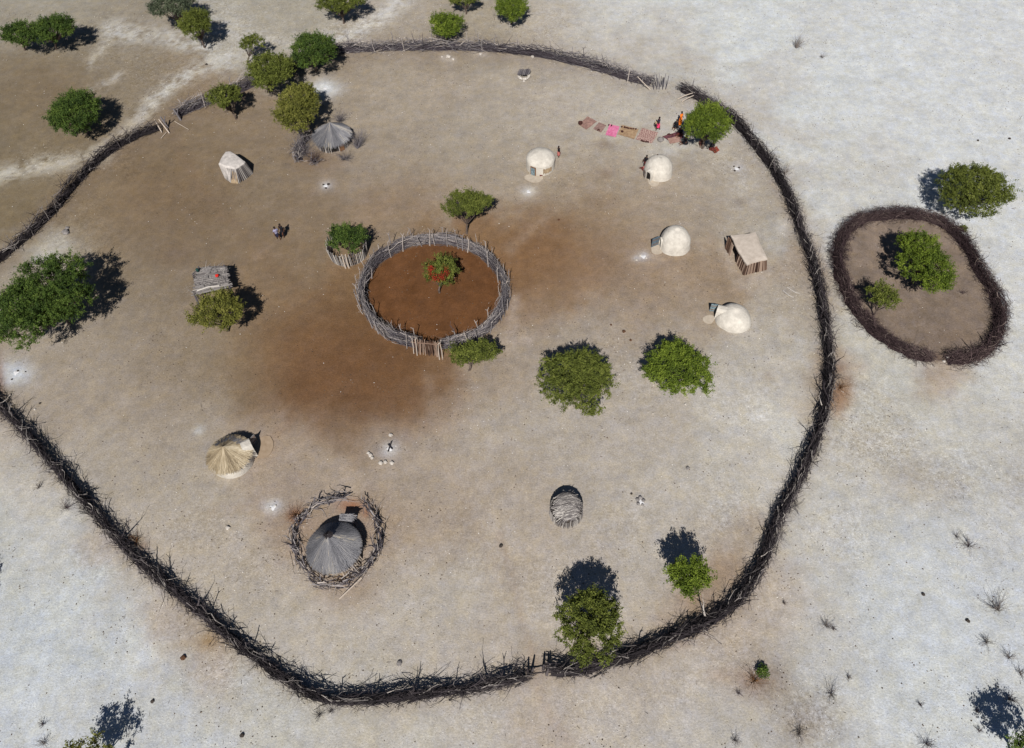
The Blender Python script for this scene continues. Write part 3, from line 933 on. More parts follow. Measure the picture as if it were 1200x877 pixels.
fe = empty('brush_fence', gp(480, 818), 'long dark brush fence sweeping round the lower left side of the village with spiky branches', 'fence', 'brush fences round the village')
P = world_path(W_FENCE)
mb = MB()
brush_fence(mb, P, .64, .90, 48, rnd, spikes=.50, out=2.2, pale=.05, toneb=.26, length=(.8, 1.6), wig=.30, slope=.14, spread=.18)
mb.build('brushwood', M['brush'], fe, org=fe.location)
posts_along(fe, P, 2.3, 1.25, .042, M['brush'], rnd, off=.22, tone=(.35, .9))

fe = empty('brush_fence', gp(510, 58), 'grey brush fence along the top of the village, running behind the green trees', 'fence', 'brush fences round the village')
P = world_path(N_FENCE)
mb = MB()
brush_fence(mb, P, .85, 1.1, 44, rnd, spikes=.5, out=.5, pale=.12, toneb=.42, length=(.9, 1.8), wig=.28, slope=.15)
mb.build('brushwood', M['brush_mid'], fe, org=fe.location)
posts_along(fe, P, 1.6, 1.4, .05, M['brush_mid'], rnd, off=.45, tone=(.75, 1.0))

# round kraal
kc = gp(*KRAAL_C)
fe = empty('kraal_fence', kc, 'round grey brush and post kraal fence enclosing a dark brown dung floor', 'fence')
ring = []
for k in range(49):
    a = R(-90 + 9) + (2 * math.pi - R(22)) * k / 48     # opening at the planked gate, lower side
    ring.append((KRAAL_C[0] + KRAAL_RX * math.cos(-a), KRAAL_C[1] + KRAAL_RY * math.sin(-a)))
P = world_path(ring, step=.35)
mb = MB()
brush_fence(mb, P, .78, 1.10, 105, rnd, spikes=.25, out=.0, pale=.05, toneb=.56, along=1.3, rad=(.012, .026), length=(.8, 1.5), wig=.12, slope=.10, spread=.12)
mb.build('brushwood', M['brush_mid'], fe, org=kc)
posts_along(fe, P, .62, 1.5, .042, M['brush_mid'], rnd, off=.40, lean=.03, tone=(.75, 1.0))
# gate of upright planks
ga = gp(487, 411)
gb = gp(517, 415)
gt = empty('pole_gate', (ga + gb) / 2, 'gate of pale upright poles closing the lower side of the round kraal', 'gate')
mb = MB()
gd = (gb - ga)
gn = Vector((gd.y, -gd.x, 0)).normalized()
for k in range(40):
    b = ga + gd * (k + .5) / 40 + gn * rnd.uniform(0, .35)
    t = ga + gd * (k + .5 + rnd.uniform(-2.5, 2.5)) / 40 + Vector((0, 0, rnd.uniform(1.25, 1.6))) - gn * .1
    mb.tube([b, t], [.036, .028], 5, rnd.uniform(.0, 1.0))
mb.build('upright_poles', M['logs'], gt, org=gt.location)
mb = MB()
mb.tube([ga + Vector((-.2, 0, 1.15)), gb + Vector((.2, 0, 1.2))], [.05, .045], 6, .6)
mb.build('cross_bar', M['logs'], gt, org=gt.location)
for q in (ga - gd * .03 + gn * .3, ga + gd * .12 + gn * .45, gb + gn * .55, gb + gd * .1 + gn * .4):
    post(gt, q, 1.8, .045, (rnd.uniform(-.1, .1), .2), .85, M['paleposts'], rnd, 'gate_post')

# thorn pen
fe = empty('thorn_fence', gp(1075, 337), 'low dark reddish thorn brush ring of the small pen outside the village', 'fence')
P = world_path(PEN, step=.4)
mb = MB()
brush_fence(mb, P, 1.5, .72, 150, rnd, spikes=.3, out=9, pale=.02, rad=(.008, .019), length=(.6, 1.25), along=.45, toneb=.42, wig=.35, core=.22)
mb.build('thorn_brush', M['thorn'], fe, org=fe.location)

# gap furniture ----------------------------------------------------------
def pole_thing(name, pts, r, tone, mat, label, cat, group=None):
    mb = MB()
    c = Vector(pts[0])
    mb.tube([Vector(p) for p in pts], [r] * (len(pts) - 1) + [r * .7], 6, tone)
    o = mb.build(name, mat, org=c)
    return tag(o, label, cat, group)


a, b = gp(618, 792), gp(640, 790)
pole_thing('gate_bar', [a + Vector((0, 0, .55)), (a + b) / 2 + Vector((0, 0, .5)), b + Vector((0, 0, .6))], .045, .1, M['brush'], 'single dark pole laid across the bottom gap in the fence', 'gate')

pg = empty('post_panel', gp(774, 101), 'short panel of upright grey posts at the upper right end of the top fence', 'fence')
for k in range(9):
    base = gp(766 + k * 1.7 + rnd.uniform(-.4, .4), 105 - (k % 2) * 3)
    post(pg, base, rnd.uniform(1.1, 1.6), .045, (rnd.uniform(-.15, .2), rnd.uniform(-.1, .2)), rnd.uniform(.3, .9), M['brush_mid'], rnd, 'post', fork=False)
pole_thing('leaning_pole', [gp(762, 106) + Vector((0, 0, .05)), gp(747, 90, 1.3)], .05, .9, M['paleposts'], 'pale pole leaning on the end of the top fence beside its upright posts', 'pole')
for i, (x0, y0, x1, y1, lb) in enumerate([(794, 117, 812, 109, 'pale forked pole lying at the upper left end of the right fence'), (799, 120, 813, 112, 'second pale pole lying just below another at the upper end of the right fence')]):
    pole_thing('loose_pole', [gp(x0, y0) + Vector((0, 0, .06)), gp((x0 + x1) / 2, (y0 + y1) / 2 - 1, .5), gp(x1, y1, .8)], .05, .85, M['paleposts'], lb, 'pole')
for i, (x0, y0, x1, y1, lb) in enumerate([(190, 156, 181, 140, 'left one of two pale poles leaning over the fence end at the upper left gap'), (199, 157, 186, 140, 'right one of two pale poles leaning over the fence end at the upper left gap'), (189, 163, 195, 155, 'short pale stick lying below the leaning poles at the upper left gap'), (205, 143, 221, 152, 'pale crooked stick lying on the ground in the upper left gap')]):
    z = 1.0 if i < 2 else .12
    pole_thing('loose_pole', [gp(x0, y0) + Vector((0, 0, .06)), gp(x1, y1, z)], .06 if i < 2 else .03, .95, M['paleposts'], lb, 'pole')
for x, y, lb in [(212, 141, 'thick grey post at the left end of the top fence beside the upper left gap'), (197, 150, 'dark forked stump at the end of the left fence by the upper left gap')]:
    mb = MB()
    p = gp(x, y)
    mb.tube([p, p + Vector((-.25, .05, 1.3))], [.11, .08], 6, .7)
    mb.tube([p + Vector((-.1, 0, .7)), p + Vector((.25, 0, 1.4))], [.07, .04], 5, .6)
    tag(mb.build('thick_post', M['brush_mid'], org=p), lb, 'post')
# pair of burnt-looking posts either side of the bottom gap
for x, y, lb in [(618, 793, 'pale-footed tall post on the left side of the bottom gap'), (641, 788, 'cluster of stout stumps on the right side of the bottom gap')]:
    p = gp(x, y)
    mb = MB()
    for k in range(4 if x > 630 else 2):
        q = p + Vector((rnd.uniform(-.3, .3), rnd.uniform(-.3, .3), 0))
        mb.tube([q, q + Vector((rnd.uniform(-.15, .15), rnd.uniform(-.1, .2), rnd.uniform(.8, 1.2)))], [.11, .05], 6, rnd.uniform(.4, .8))
    tag(mb.build('gap_post', M['brush'], org=p), lb, 'post')


# ------------------------------------------------------------------ trees
def rand_unit(n):
    v = RNG.normal(size=(n, 3))
    return v / np.linalg.norm(v, axis=1, keepdims=True)


def leaf_mesh(name, pts, size, tones, mat, parent, org):
    n = len(pts)
    nr = rand_unit(n)
    nr[:, 2] = abs(nr[:, 2]) + .25
    nr /= np.linalg.norm(nr, axis=1, keepdims=True)
    u = np.cross(nr, rand_unit(n))
    u /= np.linalg.norm(u, axis=1, keepdims=True) + 1e-9
    v = np.cross(nr, u)
    s = size * RNG.uniform(.6, 1.4, (n, 1))
    a = pts - u * s * .5
    b = pts + v * s * .33
    c = pts + u * s * .5
    d = pts - v * s * .33
    V = np.stack([a, b, c, d], 1).reshape(-1, 3) - np.array(org)
    me = bpy.data.meshes.new(name)
    me.vertices.add(4 * n)
    me.vertices.foreach_set('co', V.astype(np.float32).ravel())
    me.loops.add(4 * n)
    me.loops.foreach_set('vertex_index', np.arange(4 * n, dtype=np.int32))
    me.polygons.add(n)
    me.polygons.foreach_set('loop_start', np.arange(0, 4 * n, 4, dtype=np.int32))
    me.polygons.foreach_set('loop_total', np.full(n, 4, dtype=np.int32))
    me.update(calc_edges=True)
    at = me.attributes.new('tone', 'FLOAT', 'POINT')
    at.data.foreach_set('value', np.repeat(tones, 4).astype(np.float32))
    me.materials.append(mat)
    o = bpy.data.objects.new(name, me)
    COL.objects.link(o)
    o.parent = parent
    return o


def tree(cx, cy, rx, ry, kind, label, zc=None, base=None, name='acacia_tree', dens=1.0, lobes=None, cat='tree', group='green trees', bark='bark', flat=.62, seed=None, stems=3, clump=1.0, leaf=.10, twiggy=.0, even=.6):
    """crown outline is given in survey pixels; the tree stands on the ground under it"""
    rnd = random.Random(seed if seed is not None else int(cx * 7 + cy * 13))
    m = mpp(cx, cy)
    RX, = (rx * m,)
    RYp = ry * m
    if zc is None:
        zc = .25 + .58 * (RX + RYp) / 2
    C = gp(cx, cy, zc)
    # ground depth radius from the picture height of the crown
    ph = math.atan2(math.hypot(C.x, C.y), CAM_H - zc)
    RZ = min(zc * .92, flat * (RX + RYp) / 2)
    want = RYp
    RY = math.sqrt(max((want ** 2 - (RZ * math.sin(ph)) ** 2), (.55 * want) ** 2)) / max(math.cos(ph), .5)
    B = gp(*base) if base else Vector((C.x, C.y, 0))
    root = empty(name, B, label, cat, group)
    area = math.pi * RX * RY
    K = max(14, int(11 * area ** .75 / clump))
    centres = []
    tries = 0
    while len(centres) < K and tries < 4000:
        tries += 1
        a = rnd.uniform(0, 6.283)
        rr = rnd.random() ** .52 * .95
        el = rnd.uniform(.05, 1.0) ** .6
        wob = .94 + even * (.10 * math.sin(2 * a + cx) + .09 * math.sin(3 * a + cy) + .08 * math.sin(5 * a + cx + cy))
        hgt = math.sqrt(max(0, 1 - (rr * .96) ** 2))
        p = Vector((math.cos(a) * rr * RX * wob, math.sin(a) * rr * RY * wob, RZ * hgt * el))
        if lobes:
            l = rnd.choice(lobes)
            p = Vector((p.x * l[2] + l[0] * RX, p.y * l[2] + l[1] * RY, p.z * (.6 + .4 * l[2])))
        if any((p - q).length < .30 * (RX + RY) / 2 * K ** -.2 * .9 for q in centres):
            if rnd.random() < .8:
                continue
        centres.append(p)
    cr = .34 * (RX + RY) / 2 * (9 / K) ** .28 * clump + .13
    PT, TN = [], []
    nleaf = int(1350 * area * dens / K) + 30
    for p in centres:
        nt_ = max(5, int(nleaf / 26))
        tw = rand_unit(nt_)
        tw[:, 2] = tw[:, 2] * .7 + .18
        ln = cr * RNG.uniform(.4, 1.55, nt_)
        base_t = rnd.gauss(.48, .20)
        per = max(4, nleaf // nt_)
        u = RNG.uniform(.15, 1.0, (nt_, per)) ** .8
        q = np.array(p)[None, None, :] + tw[:, None, :] * (ln[:, None] * u)[..., None]
        q = q + RNG.normal(0, .055 + .02 * cr, q.shape)
        PT.append(q.reshape(-1, 3))
        tt = base_t + RNG.normal(0, .13, (nt_, 1)) + RNG.normal(0, .16, (nt_, per))
        TN.append(np.clip(tt, 0, 1).reshape(-1))
    PT = np.concatenate(PT) + np.array(C)
    TN = np.concatenate(TN)
    keep = PT[:, 2] > .06
    PT, TN = PT[keep], TN[keep]
    leaf_mesh('crown', PT, leaf, TN, M['leaf_' + kind], root, B)
    # trunk and limbs
    mb = MB()
    tr = .035 + .028 * (RX + RY) / 2
    n_st = stems
    fork = B.lerp(C, .30)
    fork.z = max(.35, zc * .35)
    mb.tube([B + Vector((0, 0, -.05)), B.lerp(fork, .5) + Vector((rnd.uniform(-.06, .06), rnd.uniform(-.06, .06), 0)), fork], [tr * 1.25, tr, tr * .9], 7)
    for k, p in enumerate(centres):
        e = C + p
        if k % 2 == 0 or len(centres) < 14:
            mid = fork.lerp(e, .5) + Vector((rnd.uniform(-.15, .15), rnd.uniform(-.15, .15), rnd.uniform(-.05, .15)))
            mb.tube([fork, mid, e], [tr * .34, tr * .22, .01], 4)
            if twiggy:
                for _ in range(int(twiggy)):
                    gnarl(mb, mid, (e - mid) + Vector((rnd.uniform(-.5, .5), rnd.uniform(-.5, .5), rnd.uniform(-.2, .4))), cr * 2.2, .014, .5, rnd, 3, .6, .3)
    mb.build('trunk', M[bark], root, org=B)
    return root, C, (RX, RY, RZ)


T = tree
T(92, 136, 29, 23, 'deep', 'dark green tree standing alone among brown soil left of the upper left gap', dens=1.1, zc=2.0)
T(28, 43, 23, 14, 'deep', 'left tree of the pair touching crowns near the upper left corner', zc=2.3, base=(29, 59))
T(66, 38, 23, 16, 'deep', 'right tree of the pair touching crowns near the upper left corner', zc=2.4, base=(66, 58))
T(203, 9, 24, 17, 'grey', 'grey-green tree at the top edge above a brighter smaller tree', zc=2.6)
T(230, 31, 18, 15, 'olive', 'small olive tree just below the grey-green tree at the top edge', zc=2.6, base=(240, 56))
T(297, 53, 14, 9, 'olive', 'small sparse tree with dark bare stems above the tree clump on the top fence', zc=1.9, base=(290, 74), dens=.55, twiggy=1)
T(318, 88, 27, 20, 'olive', 'rounded olive tree standing in the line of the top fence, left of another tree', zc=2.3, base=(314, 108))
T(368, 63, 26, 19, 'deep', 'green tree at the left end of the clear stretch of top fence', zc=2.3, base=(371, 84))
T(344, 76, 9, 10, 'grey', 'thin grey half-bare bush squeezed between two green trees on the top fence', zc=1.3, dens=.35, name='grey_bush', cat='bush', group='green bushes', twiggy=2)
T(263, 117, 20, 13, 'olive', 'small olive tree with gnarled trunk by the left part of the top fence', zc=2.1, base=(277, 140))
T(350, 130, 26, 26, 'yellow', 'yellow-green tree leaning over the grey thatched hut inside the top fence', zc=2.3, base=(368, 160), clump=.9)
T(398, 6, 28, 15, 'olive', 'wide olive tree cut by the top edge above the top fence', zc=2.2)
T(545, 1, 19, 9, 'olive', 'low tree barely showing at the top edge between two rounder trees', zc=1.6)
T(523, 32, 19, 15, 'bright', 'bright round bush tree just above the middle of the top fence', zc=1.5)
T(599, 12, 18, 14, 'bright', 'bright round tree at the top edge right of the others', zc=1.7)
T(829, 148, 26, 22, 'bright', 'dense tree by the right fence sheltering seated people and blankets', zc=2.6, dens=1.25)
T(1138, 228, 43, 32, 'olive', 'large loose olive tree outside the fences, just above the thorn pen', zc=2.0, dens=.8, clump=.85)
T(1080, 312, 31, 35, 'bright', 'tall bright tree growing inside the thorn pen', zc=2.1, dens=.95, clump=.85)
T(1034, 350, 17, 16, 'olive', 'small olive tree inside the thorn pen left of the larger one', zc=1.9, base=(1023, 372), dens=.8)
T(61, 355, 52, 46, 'deep', 'biggest dark green tree with broad crown at the left edge inside the village', zc=2.7, dens=1.0, clump=.8, lobes=[(-.1, 0, .85), (.45, -.0, .5), (-.35, .45, .5), (-.25, -.55, .5), (.15, .1, .8), (-.6, -.1, .45)])
T(256, 368, 31, 22, 'yellow', 'yellow-green tree crowding the grey stick platform', zc=2.3)
T(548, 241, 27, 15, 'olive', 'small umbrella-shaped tree on a pale trunk above the round kraal', zc=2.7, base=(547, 274), flat=.4)
T(406, 283, 23, 18, 'deep', 'small tree walled in by a tight ring of grey poles left of the kraal', zc=1.8)
tr22, C22, r22 = T(517, 320, 20, 20, 'olive', 'olive green tree draped in red flowers at the middle of the kraal', zc=1.9, dens=.5, base=(515, 343))
T(555, 415, 30, 19, 'olive', 'low olive tree against the lower right side of the round kraal', zc=1.5, lobes=[(-.4, -.1, .62), (.4, .05, .62), (0, 0, .6)], clump=.8, base=(550, 434))
T(675, 451, 44, 40, 'olive', 'large round olive tree, left of the two standing right of the kraal', zc=2.0, clump=.8)
T(794, 437, 38, 35, 'bright', 'large bright tree, right of the two standing below the white huts', zc=1.9, clump=.8)
T(692, 735, 38, 44, 'olive', 'tall tree touching the bottom fence right of the bottom gap', zc=2.4, clump=.85, dens=.9)
T(808, 678, 25, 23, 'bright', 'small neat round tree casting a round shadow in the lower right of the village', zc=2.1, dens=1.5, clump=1.25, flat=.85, even=.25)
T(104, 890, 28, 22, 'yellow', 'yellow-green tree cut off by the bottom edge at the lower left', zc=1.9, dens=.5)
T(1214, 884, 26, 26, 'deep', 'dark tree cut off by the lower right corner of the view', zc=2.4, dens=.8)
T(-88, 714, 26, 20, 'deep', 'dark tree just beyond the left edge whose shadow tip shows', zc=3.0, dens=.8)
T(893, 787, 4.5, 6, 'deep', 'tiny green bush on rusty litter outside the lower right fence', name='green_bush', cat='bush', group='green bushes', zc=.25)
T(873 + 256, 268, 3, 2.5, 'olive', 'tiny green tuft under the large olive tree above the thorn pen', name='green_bush', cat='bush', group='green bushes', zc=.15)

# red flowers on the kraal tree
pts = []
for _ in range(44):
    a = random.uniform(-3.6, .3)
    rr = random.uniform(.45, .8)
    c = np.array([C22.x + math.cos(a) * rr * r22[0] * .75 - .1, C22.y + math.sin(a) * rr * r22[1] * .8 - .35, C22.z + r22[2] * (1.05 - .45 * rr) + .12])
    pts.append(c + RNG.normal(0, .10, (26, 3)))
pts = np.concatenate(pts)
leaf_mesh('flowers', pts, .08, RNG.rand(len(pts)), M['red_flower'], tr22, tr22.location)


# ring of poles round the small tree beside the kraal
pc = gp(409, 297)
pal = empty('pole_ring', pc, 'tight ring of pale upright poles fencing in the small tree left of the kraal', 'fence')
mb = MB()
for k in range(64):
    a = 2 * math.pi * k / 64
    q = pc + Vector((math.cos(a) * 1.62, math.sin(a) * 1.55, 0))
    h = rnd.uniform(1.2, 1.6)
    mb.tube([q, q + Vector((math.cos(a) * .12 + rnd.uniform(-.06, .06), math.sin(a) * .12, h))], [.055, .04], 5, rnd.uniform(.1, .95))
mb.build('poles', M['sticks_grey'], pal, org=pc)
for s in (-.15, .15):
    post(pal, pc + Vector((s, -1.75, 0)), 1.6, .07, (0, .1), .9, M['paleposts'], rnd, 'gate_post', fork=False)


# ------------------------------------------------------------------ huts
def dome_prof(r, hw, hd, n=9, flare=1.0, p=2.0, top=.5):
    """wall to height hw, then superelliptic dome of height hd"""
    pr = [(r * flare, 0), (r * (flare * .5 + .5), hw * .5), (r, hw)]
    for k in range(1, n + 1):
        t = k / n * math.pi / 2
        pr.append((max(r * math.cos(t) ** (2 / p), .0), hw + hd * math.sin(t) ** (2 / p)))
    pr[-1] = (.001, hw + hd)
    return pr


def apron(parent, c, rx, ry, mat, rz=0, seed=1):
    rr = random.Random(seed)
    poly = []
    for k in range(28):
        a = 2 * math.pi * k / 28
        q = 1 + .10 * math.sin(2 * a + seed) + .06 * math.sin(3 * a + 2 * seed) + rr.uniform(-.03, .03)
        x, y = rx * q * math.cos(a), ry * q * math.sin(a)
        poly.append((c.x + x * math.cos(rz) - y * math.sin(rz), c.y + x * math.sin(rz) + y * math.cos(rz)))
    mb = MB()
    mb.slab(poly, .0, .045)
    return mb.build('clay_apron', mat, parent, org=parent.location)


def porch(root, org, a, r0, r1, wdt, h, mat, dark=True, door=None, leaf_ang=None, arch=True):
    """short tunnel entrance pointing along angle a, from radius r0 to r1"""
    d = Vector((math.cos(a), math.sin(a), 0))
    s = Vector((-d.y, d.x, 0))
    mb = MB()
    n = 9

    def arc(rad, wd, hh):
        out = []
        for k in range(n + 1):
            t = math.pi * k / n
            if arch:
                x = math.copysign(abs(math.cos(t)) ** .55, math.cos(t)) * wd / 2
                z = math.sin(t) ** .55 * hh
            out.append(org + d * rad + s * x + Vector((0, 0, z)))
        return out
    A, Bo = arc(r0, wdt, h * 1.05), arc(r1, wdt * .95, h)
    Ai, Bi = arc(r0, wdt * .72, h * .86), arc(r1, wdt * .70, h * .85)
    vs = A + Bo + Ai + Bi
    m = n + 1
    fs = []
    for k in range(n):
        fs.append((k, k + 1, m + k + 1, m + k))
        fs.append((2 * m + k + 1, 2 * m + k, 3 * m + k, 3 * m + k + 1))
        fs.append((m + k, m + k + 1, 3 * m + k + 1, 3 * m + k))
    mb.add(vs, fs)
    mb.build('porch', mat, root, smooth=False, org=root.location)
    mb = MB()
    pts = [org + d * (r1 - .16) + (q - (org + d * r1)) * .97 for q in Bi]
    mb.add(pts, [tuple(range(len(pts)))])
    mb.build('doorway', M['dark_inside'], root, org=root.location)  # dark sheet across the opening, painting the shade within
    if door:
        # sheet or board door standing open beside the opening
        hx = org + d * (r1 + .02) + s * (wdt * .36) * door['side']
        la = a + door['open']
        dd = Vector((math.cos(la), math.sin(la), 0))
        W_ = door.get('w', wdt * .62)
        hh = door.get('h', h * .85)
        mb = MB()
        c = hx + dd * W_ / 2 + Vector((0, 0, hh / 2 + .03))
        mb.box(c, W_, .04, hh, la)
        do = mb.build('door', door['mat'], root, org=root.location)
        mb = MB()
        for zz in (.25, .75):
            mb.box(hx + dd * W_ / 2 + Vector((0, 0, hh * zz + .03)), W_ * .96, .07, .05, la)
        mb.build('door_batten', M['wood_red'], do, org=root.location)


# --- white hut with the tall wall (upper middle)
c = gp(633.5, 191.0, .45)
c.z = 0
h = empty('clay_hut', c, 'white straight-walled clay hut with low dome roof and blue door, nearest the top fence', 'hut', 'domed clay huts')
mb = MB()
mb.lathe([(1.36, 0), (1.37, .4), (1.36, .80), (1.37, .92)], 40, .02, 1)
mb.build('wall', M['clay_white'], h, smooth=True)
mb = MB()
mb.lathe([(1.34, .88), (1.385, .95), (1.385, 1.03), (1.30, 1.22), (1.08, 1.42), (.78, 1.56), (.42, 1.65), (.001, 1.68)], 40, .015, 2)
mb.build('roof', M['clay_white'], h, smooth=True)
dd = (gp(627, 203) - c)
a = math.atan2(dd.y, dd.x)
mb = MB()
mb.box((math.cos(a) * 1.40, math.sin(a) * 1.40, .5), .56, .10, .96, a + math.pi / 2)
mb.build('door_frame', M['wood_red'], h)
mb = MB()
mb.box((math.cos(a) * 1.46, math.sin(a) * 1.46, .48), .42, .05, .82, a + math.pi / 2)
mb.build('door', M['door_blue'], h)
mb = MB()
for k in range(18):                      # fallen plaster, bare poles behind
    a2 = a + .72 + k * .036
    mb.tube([Vector((math.cos(a2) * 1.405, math.sin(a2) * 1.405, rnd.uniform(.2, .4))), Vector((math.cos(a2) * 1.40, math.sin(a2) * 1.40, rnd.uniform(.7, .86)))], [.035, .03], 5, rnd.random())
mb.build('bare_poles', M['clay_patch'], h)
apron(h, gp(626, 209), .85, .62, M['apron'], .1, 3).name = 'clay_apron'
mb = MB()
q = gp(634.5, 205.5) - c
mb.box((q.x, q.y, .08), .42, .30, .16, .3)
mb.box((q.x + .12, q.y + .1, .19), .22, .2, .08, .1)
o = mb.build('folded_cloth', M['maroon_cloth'], None)
o.location = c
tag(o, 'small dark folded cloth beside the blue door of the hut left of the mats', 'cloth')

# --- white beehive hut B
c = gp(771.5, 200, .2)
c.z = 0
h = empty('clay_hut', c, 'white beehive clay hut with a dark open doorway, just below the patterned mat', 'hut', 'domed clay huts')
mb = MB()
mb.lathe(dome_prof(1.34, .30, 1.42, 10, 1.03, 2.1), 44, .035, 5)
mb.build('shell', M['clay_white'], h, smooth=True)
dd = gp(764.5, 207) - c
a = math.atan2(dd.y, dd.x)
porch(h, c, a, .85, 1.56, .80, 1.10, M['clay_white'], door=dict(side=-1, open=-2.1, mat=M['stone_grey'], w=.44, h=.8))
apron(h, gp(765.5, 213.5), .55, .6, M['apron'], .1, 4)
for px_, py_ in ((779, 196), (781, 199), (770.5, 180.7)):
    q = gp(px_, py_, .9) if py_ > 185 else gp(px_, py_ + 1, 1.6)
    mb = MB()
    mb.rock((q.x, q.y, q.z), .09, .5)
    mb.build('wall_lump', M['clay_white'] if py_ > 185 else M['craft_dark'], h, org=c)

# --- white dome C
c = gp(790.5, 285.5, .2)
c.z = 0
h = empty('clay_hut', c, 'cream domed clay hut with a large blue-grey metal door leaning open on its left', 'hut', 'domed clay huts')
mb = MB()
mb.lathe(dome_prof(1.31, .30, 1.60, 10, 1.04, 2.2), 44, .045, 9)
mb.build('shell', M['clay_white'], h, smooth=True)
dd = gp(776, 289) - c
a = math.atan2(dd.y, dd.x)
porch(h, c, a, .75, 1.34, .72, 1.02, M['clay_white'], door=dict(side=-1, open=.35, mat=M['metal_blue'], w=.74, h=1.05))
apron(h, gp(769.5, 293), .55, .52, M['apron'], .4, 5)
q = gp(794, 290, .55) - c
mb = MB()
mb.rock((q.x, q.y, .55), .06, .7)
mb.build('wall_lump', M['craft_dark'], h)
q = gp(807.5, 291) - c
mb = MB()
mb.rock((q.x, q.y, .08), .10, .7)
mb.build('foot_stone', M['stone_pale'], h)

# --- white hut D with a tunnel porch
c = gp(859.5, 373.5, .15)
c.z = 0
h = empty('clay_hut', c, 'low white clay hut with a square tunnel porch and blue door, below the log shed', 'hut', 'domed clay huts')
mb = MB()
mb.lathe([(1.42, 0), (1.39, .22), (1.32, .42), (1.20, .62), (1.06, .82), (.88, .97), (.66, 1.08), (.36, 1.16), (.001, 1.18)], 44, .045, 12)
mb.build('shell', M['clay_white'], h, smooth=True)
dd = gp(840, 369.5) - c
a = math.atan2(dd.y, dd.x)
porch(h, c, a, .3, 1.45, .92, 1.05, M['clay_white'], door=dict(side=-1, open=.25, mat=M['door_blue'], w=.55, h=.9))
apron(h, gp(830.5, 374.5), .50, .42, M['apron'], .0, 6)
q = gp(876.5, 382) - c
mb = MB()
mb.rock((q.x, q.y, .1), .13, .8)
mb.build('foot_stone', M['stone_pale'], h)


def lerp2(p, q, t):
    return p[0] + (q[0] - p[0]) * t, p[1] + (q[1] - p[1]) * t


# --- log shed
ZR = 1.38
rc = [gp(856.5, 275.8, ZR), gp(885.5, 272.2, ZR), gp(899.5, 303.5, ZR), gp(875.5, 310.3, ZR)]     # NW NE SE SW
bc = [gp(852.5, 290), gp(886, 286), gp(898.5, 316), gp(871.5, 322.5)]
cen = sum(rc, Vector()) / 4
cen.z = 0
h = empty('log_shed', cen, 'square shed of upright brown logs under a flat pale clay roof', 'shed')
edge = []
rr = random.Random(4)
for i in range(4):
    p, q = rc[i], rc[(i + 1) % 4]
    nn = Vector(((q - p).y, -(q - p).x, 0)).normalized()
    for k in range(7):
        t = k / 7
        bow = .06 * math.sin(math.pi * t) * (-1 if i == 3 else 1) * (1.6 if i == 3 else 1)
        pt = p.lerp(q, t) - nn * (-bow) + Vector((rr.uniform(-.03, .03), rr.uniform(-.03, .03), 0))
        edge.append((pt.x - cen.x, pt.y - cen.y))
mb = MB()
vs = [(x, y, ZR - .14) for x, y in edge] + [(x, y, ZR) for x, y in edge] + [(x * .80, y * .80, ZR + .05) for x, y in edge] + [(x * .35, y * .35, ZR + .08) for x, y in edge]
n = len(edge)
fs = [tuple(range(n - 1, -1, -1)), tuple(range(3 * n, 4 * n))]
for j in range(3):
    for k in range(n):
        fs.append((j * n + k, j * n + (k + 1) % n, (j + 1) * n + (k + 1) % n, (j + 1) * n + k))
# winding either way is fine for a closed slab
mb.add(vs, fs)
mb.build('roof', M['clay_roof'], h)
mb = MB()
for i in range(4):
    p, q = rc[i], rc[(i + 1) % 4]
    b0, b1 = bc[i], bc[(i + 1) % 4]
    cnt = 24
    for k in range(cnt):
        t = (k + .5) / cnt
        if i == 3 and .50 < t < .66:
            continue
        tp = (p.lerp(q, t) - cen) * .97
        bt = b0.lerp(b1, t) - cen
        tp.z = ZR - .14
        if i == 3 and t > .66:
            bt = bt + Vector((-.22, 0, 0))
            tp = tp + Vector((-.25, 0, .05))
        bt.z = 0
        bt.x += rnd.uniform(-.04, .04)
        mb.tube([bt, tp], [.062, .048], 6, rnd.uniform(0, 1))
mb.build('log_wall', M['logs'], h)

# --- grey-white clay hut E with bare poles on the front
ZE = 1.45
top = [(256, 192.5), (260, 184), (264.5, 178), (270, 177.5), (276, 181), (282, 185.5), (287, 189.5), (286, 192), (281, 195.5), (276, 198.5), (270, 197.5), (263.5, 196)]
bot = [(261, 204), (263, 196), (268, 192), (274, 190), (282, 194), (290, 197), (296.5, 201), (295, 204.5), (289, 209.5), (280, 215), (270, 214), (263.5, 209)]
tw_ = [gp(x, y, ZE) for x, y in top]
bw_ = [gp(x, y) for x, y in bot]
cen = sum(bw_, Vector()) / len(bw_)
h = empty('clay_hut', cen, 'weathered grey-white clay hut whose front plaster has fallen from its poles', 'hut')
n = len(top)
tcen = sum(tw_, Vector()) / n
mb = MB()
vs = [p - cen for p in tw_] + [(p + (tcen - p) * .12) - cen + Vector((0, 0, .12)) for p in tw_] + [(p + (tcen - p) * .6) - cen + Vector((0, 0, .17)) for p in tw_] + [(p + (tcen - p) * .05) - cen - Vector((0, 0, .15)) for p in tw_]
fs = [tuple(range(2 * n, 3 * n))]
for k in range(n):
    k2 = (k + 1) % n
    fs += [(k, k2, n + k2, n + k), (n + k, n + k2, 2 * n + k2, 2 * n + k), (3 * n + k, 3 * n + k2, k2, k)]
mb.add(vs, fs)
mb.build('roof', M['clay_grey'], h)
mb = MB()
for k in range(n):
    k2 = (k + 1) % n
    if 5 <= k <= 9:
        continue
    mb.add([bw_[k] - cen, bw_[k2] - cen, tw_[k2] - cen, tw_[k] - cen], [(0, 1, 2, 3)])
